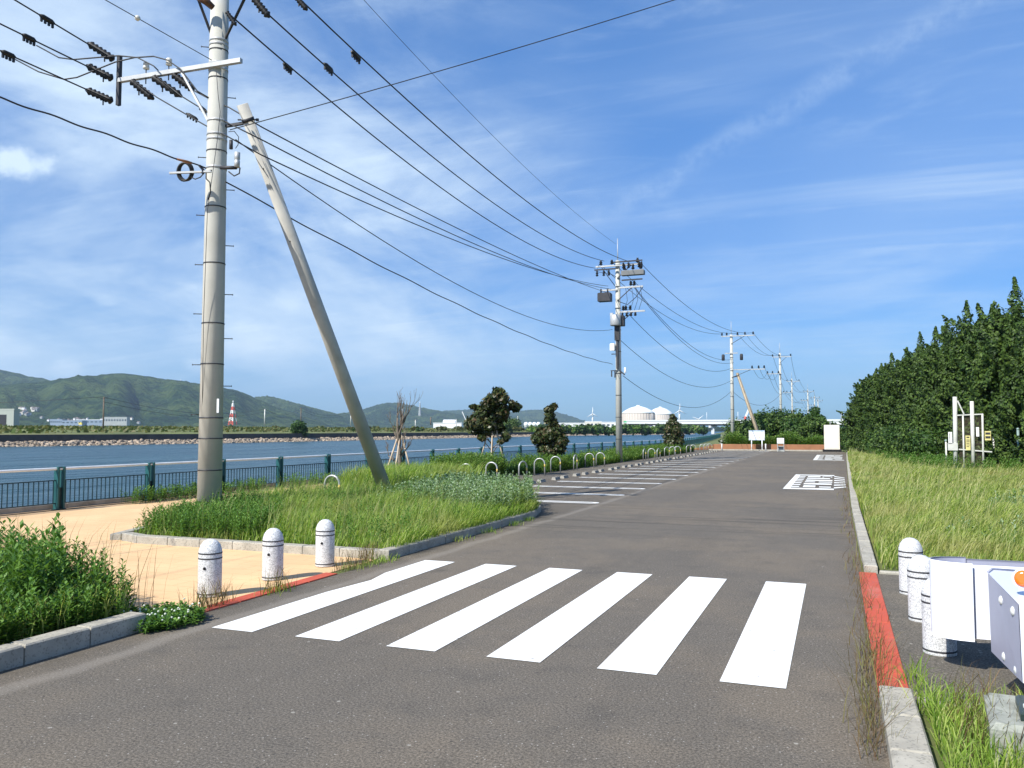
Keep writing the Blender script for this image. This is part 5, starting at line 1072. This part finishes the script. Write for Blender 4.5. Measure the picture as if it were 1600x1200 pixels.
# nearer barrier end
A = atd(1543.5, 895, 5.55); Bv = atd(1591, 945, 4.9); A2 = atd(1549, 1018, 5.55); B2 = atd(1597, 1066, 4.85); t = thing('guard_rail', 'nearer white guard barrier cut by the right frame edge, with bolts and orange reflector', 'guard rail', (A.x + .5, A.y, 0)); O = Vector((A.x + .5, A.y, 0))
R1 = atd(1640, 960, 4.7); R2 = atd(1650, 1110, 4.6); Bk = atd(1590, 893, 5.8); Bk2 = atd(1680, 905, 5.6); ext = Vector((1.6, -.25, 0))
T0 = A - O; V = lambda p: p - O
m_ = MB(); m_.add([V(A), V(A2), V(B2), V(Bv)], [(0, 1, 2, 3)]); m_.add([V(A) + Vector((.006, .012, 0)), V(A2) + Vector((.006, .012, 0)), V(B2) + Vector((.006, .012, 0)), V(Bv) + Vector((.006, .012, 0))], [(3, 2, 1, 0)]); m_.build('end_plate', M['rail_g'], t)
m_ = MB(); Bt = Bv + Vector((.004, 0, 0)); m_.add([V(A), V(Bt), V(R1) + Vector((0, 0, .03)), V(R1) + ext, V(Bk2) + ext, V(Bk), V(A) + Vector((.05, .16, .0))], [(0, 1, 2, 3, 4, 5, 6)]); m_.build('top_cover', M['rail_w'], t)
m_ = MB(); m_.add([V(Bt), V(B2) + Vector((.003, 0, 0)), V(R2), V(R2) + ext, V(R1) + ext, V(R1) + Vector((0, 0, .03))], [(0, 1, 2, 5), (5, 2, 3, 4)]); m_.build('side_beam', M['rail_w'], t)
m_ = MB(); p_ = V(A); q_ = V(A).lerp(V(A2), 0.) + Vector((.05, .16, 0)); m_.path([p_ + Vector((0, 0, .006)), q_ + Vector((0, 0, .006)), V(Bk) + Vector((0, 0, .006))], .007, 6); m_.build('rolled_edge', M['rail_g'], t)
nrm = (A2 - A).cross(Bv - A).normalized(); nrm = nrm if nrm.dot(Vector((0, 0, H)) - A) > 0 else -nrm
for k, (px, py) in enumerate(((1565, 938), (1583.5, 955), (1570, 1026), (1589, 1047))):
    d = ray(px, py); tt = (A - Vector((0, 0, H))).dot(nrm) / d.dot(nrm); p = Vector((0, 0, H)) + d * tt - O; b_ = MB(); b_.path([p, p + nrm * .006, p + nrm * .013, p + nrm * .018], [.030, .029, .020, .003], 14); b_.build('bolt', M['bolt'], t)
d1 = ray(1598, 902); c = atd(1599, 904, 5.1); m_ = MB(); nf = (Vector((0, 0, H)) - c).normalized(); m_.path([c - O, c - O + nf * .012], .062, 24); m_.build('reflector_rim', M['rail_w'], t); m_ = MB(); m_.path([c - O + nf * .012, c - O + nf * .022, c - O + nf * .028], [.05, .05, .03], 24); m_.build('reflector', M['orange'], t)
for k in range(2): MB().tube(V(atz(1675 + 90 * k, 1090)), V(atz(1675 + 90 * k, 1090)) + Vector((0, 0, .62)), .06, n=14).build('post', M['rail_w'], t)
p = atz(1612, 1178); t = thing('footing', 'mossy concrete footing with a dark green slab at the lower right corner', 'footing', (p.x, p.y, 0), -.1)
MB().box((0, 0, .11), (.42, .62, .24), 0, 0, .03).build('concrete_block', M['footing'], t); MB().box((.06, -.03, .25), (.24, .34, .06), 0, 0, .015).build('dark_slab', M['foot_d'], t)  # dark green slab on top of the concrete block
for x, y in ((-.02, -.12), (.14, .08)): MB().lathe([(.022, .27), (.022, .3), (.01, .305)], (x, y, 0), 8).build('anchor_bolt', M['bolt'], t)

# ------------------------------------------------------------------ across the water
def pole_far(px, y0, y1, D, lb, r=.18, m='chain', arm=True):
    a, b = atd(px, y0, D), atd(px, y1, D); t = thing('utility_pole', lb, 'utility pole', b, 0, 'poles across the water'); h = a.z - b.z
    MB().tube((0, 0, 0), (0, 0, h), r, r * .8, 6).build('shaft', M[m], t)
    if arm: MB().box((0, 0, h * .96), (1.6, .15, .12), YAW).build('crossarm', M['dark'], t)
    return a
tp_ = []
for k, (px, y0, y1, D, r, m) in enumerate(((161, 620, 672, 200, .2, 'bark'), (413.5, 639, 665, 340, .28, 'chain'), (470, 637, 665, 420, .25, 'bark'), (548, 643, 665, 450, .3, 'chain'), (649, 656, 671, 330, .2, 'chain'), (673, 652, 664, 480, .4, 'bark'), (713, 655, 670, 350, .16, 'chain'), (809, 650, 671, 380, .2, 'chain'))):
    tp_.append(pole_far(px, y0, y1, D, ('brown pole', 'white pole', 'slim brown pole', 'tall white pole', 'short pale pole', 'dark stub pole', 'thin lamp pole', 'pale pole')[k] + ' on the far bank, ' + ORD[k] + ' from the left', r, m))
for k in range(3): 
    for z in (0, -1.2): cable([tp_[k] + Vector((0, 0, z)), tp_[k + 1] + Vector((0, 0, z))], .05, f'{"upper" if z == 0 else "lower"} wire of the {ORD[k]} span across the water', 3., 14, 'wires across the water')
cable([tp_[0], tp_[0] + Vector((-140, -60, 1))], .05, 'wire running off the left edge across the water', 3., 14, 'wires across the water')
def bush_far(px, yt, yb, w, D, lb, nl=1400, lf='bush', size=.35):
    a, b = atd(px, yt, D), atd(px, yb, D); h = a.z - b.z; R_ = w / 2 * D / FPX; bs = [(random.uniform(-.55, .55) * R_, random.uniform(-.4, .4) * R_, h * random.uniform(.25, .68), min(R_ * .5, h * .4) * random.uniform(.7, 1.1), .9) for _ in range(10)]
    t = thing('far_bush', lb, 'bush', (b.x, b.y, b.z), 0, 'bushes on the far bank'); clumpy_crown('foliage', bs, nl, size * D / 300, L[lf], t); MB().tube((0, 0, -.3), (0, 0, h * .4), R_ * .05, n=6).build('trunk', M['bark'], t)
bush_far(467, 659, 678, 34, 230, 'round green bush alone on the far bank above the dark wall', 2600, size=.5)
bush_far(556, 668, 676, 14, 290, 'small bush on the far bank left of the leaning pole', 700); bush_far(655, 669, 674, 16, 320, 'low bush on the far bank right of the bare tree', 700)
bush_far(800, 650, 675, 44, 360, 'large dark tree clump on the far bank behind the staked tree', 3000, 'jun'); bush_far(778, 655, 675, 30, 365, 'lower dark clump on the far bank beside the large one', 1500, 'jun')
for k in range(26):
    px = 832 + k * 10.5 + random.uniform(-3, 3); bush_far(px, 663.5 + random.uniform(-2.5, 2), 678, 20, 430 + 3 * k, f'{ordn(k)} scrub bush from the left in the band across the water before the tanks', 420, 'shr' if k % 3 == 0 else 'bush', .7)
for k in range(30):
    px = -60 + k * 30 + random.uniform(-10, 10)
    if 440 < px < 490: continue
    bush_far(px, 667.2 + random.uniform(-1.5, 1.2), 671.5, 26, 330 + (k % 4) * 25, f'{ordn(k)} low hedge clump on the far field counting from the left edge', 260, 'fieldc', .8)
# field cover and scattered pale rubble
fx = rng.uniform(150, 420, 26000); fy = rng.uniform(90, 480, 26000); P = np.stack([-fx, fy], 1); zf = np.interp(fx - 142, [.7, 8, 40, 150, 700], [.9, 1.2, 2.2, 2.9, 3.2]) - .1
tag(blades('field_cover', P, zf, rng.uniform(.4, 1.1, len(P)), .9, .8, L['fieldc']), kind='stuff')
def bldg(px0, px1, yt, yb, D, lb, m='grey', depth=10, roofm=None, win=0, name='building', cat='building', gable=0., group=None, door=False):
    a, b = atd(px0, yb, D), atd(px1, yb, D); top = atd(px0, yt, D).z; c = (a + b) / 2; w = (b - a).length; h = top - c.z; t = thing(name, lb, cat, (c.x, c.y, c.z), YAW, group); MB().box((0, depth / 2, h / 2 - 2), (w, depth, h + 4)).build('wall', M[m], t)
    if gable: mb = MB(); mb.add([(-w * .52, -.3, h), (w * .52, -.3, h), (w * .52, depth, h), (-w * .52, depth, h), (-w * .52, depth / 2, h + gable), (w * .52, depth / 2, h + gable)], [(0, 1, 5, 4), (2, 3, 4, 5), (1, 2, 5), (3, 0, 4), (3, 2, 1, 0)]); mb.build('roof', M[roofm or 'roof'], t)
    elif roofm: MB().box((0, depth / 2, h + .4), (w * 1.02, depth * 1.02, .8)).build('roof', M[roofm], t)
    for k in range(win): MB().box((w * ((k + .5) / win - .5), -.06, h * .55), (w / win * .55, .1, h * .28)).build('window', M['win'], t)
    if door: MB().box((w * .15, -.06, h * .36), (w * .25, .1, h * .7)).build('door', M['dark'], t)
    return t
bldg(-30, 21, 641, 664.5, 420, 'plain grey shed at the left edge across the water', 'shed', 5, 'shed', 0, 'warehouse', 'warehouse', door=True)
bldg(78, 97, 655, 664, 1700, 'long low block with window bands at the hill foot left of the brown far pole', 'bgrey', 20, None, 6); bldg(96, 128, 657, 664, 1650, 'bluish low works building left of the brown far pole', 'bgrey', 20, None, 5)
bldg(160, 198, 652, 662, 1750, 'long pale apartment block right of the brown far pole', 'grey', 15, 'grey', 9); bldg(120, 160, 656, 663, 1800, 'grey row building behind the brown far pole', 'bgrey', 15, 'wht', 6)
bldg(677, 721, 661.3, 666, 1200, 'long white hall with a stepped roof across the water', 'wht', 40, 'wht', 0, 'hall', 'hall', gable=0); bldg(692, 711, 658.6, 661.3, 1210, 'raised white roof storey on the long hall', 'wht', 30, 'wht', 0, 'hall', 'hall', gable=3)
from mathutils.bvhtree import BVHTree
hv, hf = [], []
for ho in [o for o in bpy.data.objects if o.name.startswith('hills')]:
    b_ = len(hv); hv += [v.co.copy() for v in ho.data.vertices]; hf += [[b_ + i for i in p.vertices] for p in ho.data.polygons]
HB = BVHTree.FromPolygons(hv, hf); nh = 0
for k in range(120):
    if nh >= 58: break
    px = random.choice([random.gauss(30, 13), random.gauss(105, 25), random.gauss(150, 22), random.uniform(20, 215)]); y = 662 - random.random() ** 1.3 * 10
    if px < 56: y = 637 + random.random() * 12 + (50 - px) * .05
    if px < 1: continue
    hit = HB.ray_cast(Vector((0, 0, H)), ray(px, y).normalized(), 9000)[0]
    if hit is None: continue
    D = (hit - Vector((0, 0, H))).dot(F) - 6; w = random.uniform(2.2, 5.0)
    bldg(px, px + w, y - random.uniform(1.6, 2.8), y, D, f'{ordn(nh)} tiny pale house on the hill foot', random.choice(['wht', 'wht', 'cream', 'grey']), 9, None, 0, 'house', 'house', gable=2.0, group='houses at the hill foot'); nh += 1
mb = MB(); p = atd(126, 664.5, 900)
t = thing('digger_cab', 'tiny yellow machine at the hill foot', 'machine', p, YAW); mb.box((0, 0, 1.4), (3.6, 2, 1.4)); mb.build('body', M['ylw'], t); MB().box((.4, 0, 2.6), (1.5, 1.6, 1.3)).build('cab', M['ylw'], t); MB().bar((-1.2, 0, 2), (-3, 0, 3.4), .4, .4).build('boom', M['ylw'], t)
def lattice(px, y0, y1, D, w, lb, red=True):
    a, b = atd(px, y0, D), atd(px, y1, D); h = a.z - b.z; W_ = w * D / FPX; t = thing('lattice_tower', lb, 'tower', b, 0, 'lattice towers'); n = 6
    for k in range(n):
        z0, z1 = h * k / n, h * (k + 1) / n; r0 = W_ / 2 * (1 - .85 * k / n); r1 = W_ / 2 * (1 - .85 * (k + 1) / n); mb = MB(); th = .0011 * D * .5
        for sx, sy in ((-1, -1), (1, -1), (1, 1), (-1, 1)): mb.bar((sx * r0, sy * r0, z0), (sx * r1, sy * r1, z1), th, th)
        mb.bar((-r0, -r0, z0), (r1, -r1, z1), th * .7, th * .7); mb.bar((r0, -r0, z0), (-r1, -r1, z1), th * .7, th * .7); mb.bar((-r1, -r1, z1), (r1, -r1, z1), th, th); mb.build('tower_section', M['redw' if (k % 2 == 0 and red) else 'wht' if red else 'grey'], t)
    MB().tube((0, 0, h), (0, 0, h * 1.12), .0005 * D, n=6).build('mast', M['wht'], t)
lattice(363.5, 630, 664, 900, 9, 'red and white lattice tower right of the near pole'); 
for k, (px, y0, y1, D) in enumerate(((237, 615, 640, 3100), (282, 595, 612, 4200), (656, 630, 650, 4300), (629, 640, 652, 4400), (1315, 648, 664, 2000))): lattice(px, y0, y1, D, 3, ('thin grey pylon on the big hill slope', 'thin grey pylon near the ridge left of the near pole', 'thin grey pylon above the low saddle', 'small grey pylon behind the bare tree', 'small grey pylon right of the cream cabinet')[k], False)
a, b = atd(722, 643, 1300), atd(731, 660, 1300); t = thing('crane', 'slanting white crane boom beside the white hall', 'crane', b); MB().bar((0, 0, -4), a - b, 1.1, 1.1).build('boom', M['wht'], t); MB().bar((0, 0, -4), (2, 0, 3), 2.4, 2.4).build('crane_base', M['redw'], t)
for k, px in enumerate((822, 828.5, 835, 841.5)):
    p = atd(px, 664, 1300); t = thing('sphere_tank', f'{ORD[k]} of four round white gas holders right of the big staked tree', 'gas tank', p, 0, 'round white gas holders'); r = 3.6 * 1300 / FPX; MB().sphere((0, 0, 1), r, 16, 10).build('sphere', M['dome'], t); MB().lathe([(r * .8, -5), (r * .8, 0)], (0, 0, 0), 12).build('skirt', M['grey'], t)
def tank(px0, px1, yt, ye, yb, D, lb):
    a, b = atd(px0, yb, D), atd(px1, yb, D); c = (a + b) / 2; r = (b - a).length / 2; hw = atd(px0, ye, D).z - c.z; ht = atd(px0, yt, D).z - c.z; t = thing('storage_tank', lb, 'storage tank', (c.x, c.y, c.z), 0, 'large domed storage tanks')
    MB().lathe([(r, -6), (r, hw)], (0, 0, 0), 48).build('tank_wall', M['tank'], t); MB().lathe([(r * 1.01, hw), (r * 1.01, hw + 1.4), (r * .8, hw + (ht - hw) * .45), (r * .5, hw + (ht - hw) * .8), (r * .2, ht), (.01, ht + .2)], (0, 0, 0), 48).build('dome_roof', M['dome'], t)
    MB().lathe([(r * .12, ht), (r * .12, ht + 1.8), (.01, ht + 2)], (0, 0, 0), 12).build('roof_hatch', M['wht'], t)
    rib = MB()
    for k in range(36): a_ = k / 36 * 6.283; rib.bar((math.cos(a_) * r * 1.003, math.sin(a_) * r * 1.003, -4), (math.cos(a_) * r * 1.003, math.sin(a_) * r * 1.003, hw), .5, .5)
    rib.build('wall_ribs', M['tank'], t)
tank(972.5, 1023, 635, 646, 672, 1350, 'large domed storage tank right behind the second utility pole'); tank(1012, 1052, 637, 648, 672, 1560, 'domed storage tank partly hidden by the first tank')
bldg(976, 989, 658, 661, 1200, 'low green-roofed building before the storage tank', 'grn', 12, None, 0)
for k, (x0, x1, y0, y1) in enumerate(((872, 914, 661.5, 667), (916, 940, 659, 668), (940, 968, 660, 669), (968, 1010, 661, 669), (996, 1050, 662, 669))): bldg(x0, x1, y0, y1, 1120 + 20 * k, f'{ORD[k]} long white works building along the base of the tanks from the left', 'wht' if k % 2 == 0 else 'cream', 25, 'wht', 4, group='white works buildings')
# elevated road across the river mouth
a, b = atd(1375, 660.5, 560), atd(985, 660.3, 800); t = thing('bridge', 'long white elevated road crossing the water on piers in the distance', 'bridge', (a + b) / 2); c = (a + b) / 2
MB().bar(a - c, b - c, 9, 2.4).build('deck', M['bridge'], t); up = Vector((0, 0, 1.85)); sd = (b - a).normalized().cross(Vector((0, 0, 1))) * 4.7
for s_ in (1, -1): MB().bar(a - c + up + sd * s_, b - c + up + sd * s_, .35, 1.25).build('parapet', M['bridge'], t)
MB().bar(a - c - Vector((0, 0, 1.9)), b - c - Vector((0, 0, 1.9)), 5, 1.3).build('girder', M['dark'], t)
for k in range(9):
    p = a.lerp(b, (k + .28) / 9) - c; g_ = MB(); g_.bar(Vector((p.x, p.y, -14)), Vector((p.x, p.y, p.z - 4)), 2.6, 2.6); g_.bar(p + sd * .8 - Vector((0, 0, 3.4)), p - sd * .8 - Vector((0, 0, 3.4)), 2.4, 1.8); g_.build('pier', M['bridge'], t)
for k in range(7):
    p = a.lerp(b, (k + .6) / 7.5) - c; MB().tube(p + up, p + up + Vector((0, 0, 7)), .16, n=5).build('lamp_pole', M['wht'], t)
def turbine(px, y0, y1, D, lb, ang=.3, bladeh=None):
    a, b = atd(px, y0, D), atd(px, y1, D); h = a.z - b.z; t = thing('wind_turbine', lb, 'wind turbine', b, YAW, 'wind turbines'); r = .0011 * D
    MB().tube((0, 0, 0), (0, 0, h * .62), r * 1.2, r * .7, 8).build('tower', M['twr'], t); MB().box((0, 0, h * .62), (r * 1.6, r * 3, r * 1.6)).build('nacelle', M['twr'], t)
    for k in range(3):
        q_ = ang + k * 2.094; d = Vector((math.sin(q_), 0, math.cos(q_))); R_ = h * .38; c = Vector((0, -r * 2, h * .62)); MB().path([c, c + d * R_ * .25, c + d * R_], [r * .4, r * .6, r * .12], 4).build('blade', M['twr'], t)
turbine(926, 636, 664, 2600, 'white wind turbine left of the second utility pole', 0.); turbine(1062, 630, 660, 2600, 'white wind turbine above the small cone-shaped tree', 0.); turbine(1091, 645, 672, 2300, 'small white wind turbine beside the bridge pier', .9)
a, b = atd(1171, 637, 900), atd(1160, 662, 900); t = thing('red_white_gantry', 'slanting red and white crane jib behind the leaning brown pole', 'crane', b); m_ = MB(); m_.bar((0, 0, -8), (a - b) * .45, 2.2, 2.2); m_.build('jib_lower', M['redw'], t); MB().bar((a - b) * .45, a - b, 1.8, 1.8).build('jib_upper', M['wht'], t); MB().bar(Vector((10, 0, -8)), a - b, 1.2, 1.2).build('mast', M['wht'], t)
# distant low land seen under the bridge
mb = MB(); a, b = atd(1060, 668, 2200), atd(1330, 668, 2400); c = (a + b) / 2; t = None
N = 60; vs = []
for k in range(N + 1):
    p = a.lerp(b, k / N); vs += [(p.x, p.y, -2), (p.x, p.y, 5 + 5 * math.sin(k * .4) ** 2 + random.random() * 4), (p.x - 100, p.y + 260, 9 + random.random() * 4)]
mb.add(vs, [(3 * k, 3 * k + 3, 3 * k + 4, 3 * k + 1) for k in range(N)] + [(3 * k + 1, 3 * k + 4, 3 * k + 5, 3 * k + 2) for k in range(N)]); tag(mb.build('far_shore', M['hill']), kind='structure')

# ------------------------------------------------------------------ air
def haze():
    m = bpy.data.materials.new('haze_air'); m.use_nodes = True; t = NT(m.node_tree); t.n.clear()
    v = t.new('ShaderNodeVolumePrincipled'); v.inputs['Density'].default_value = .000075; v.inputs['Color'].default_value = (.58, .77, 1., 1); v.inputs['Anisotropy'].default_value = .1
    o = t.new('ShaderNodeOutputMaterial'); t.l.new(v.outputs[0], o.inputs['Volume'])
    tag(MB().box((-3000, 4000, 330), (15000, 15000, 667)).build('haze', m), kind='stuff')
haze()
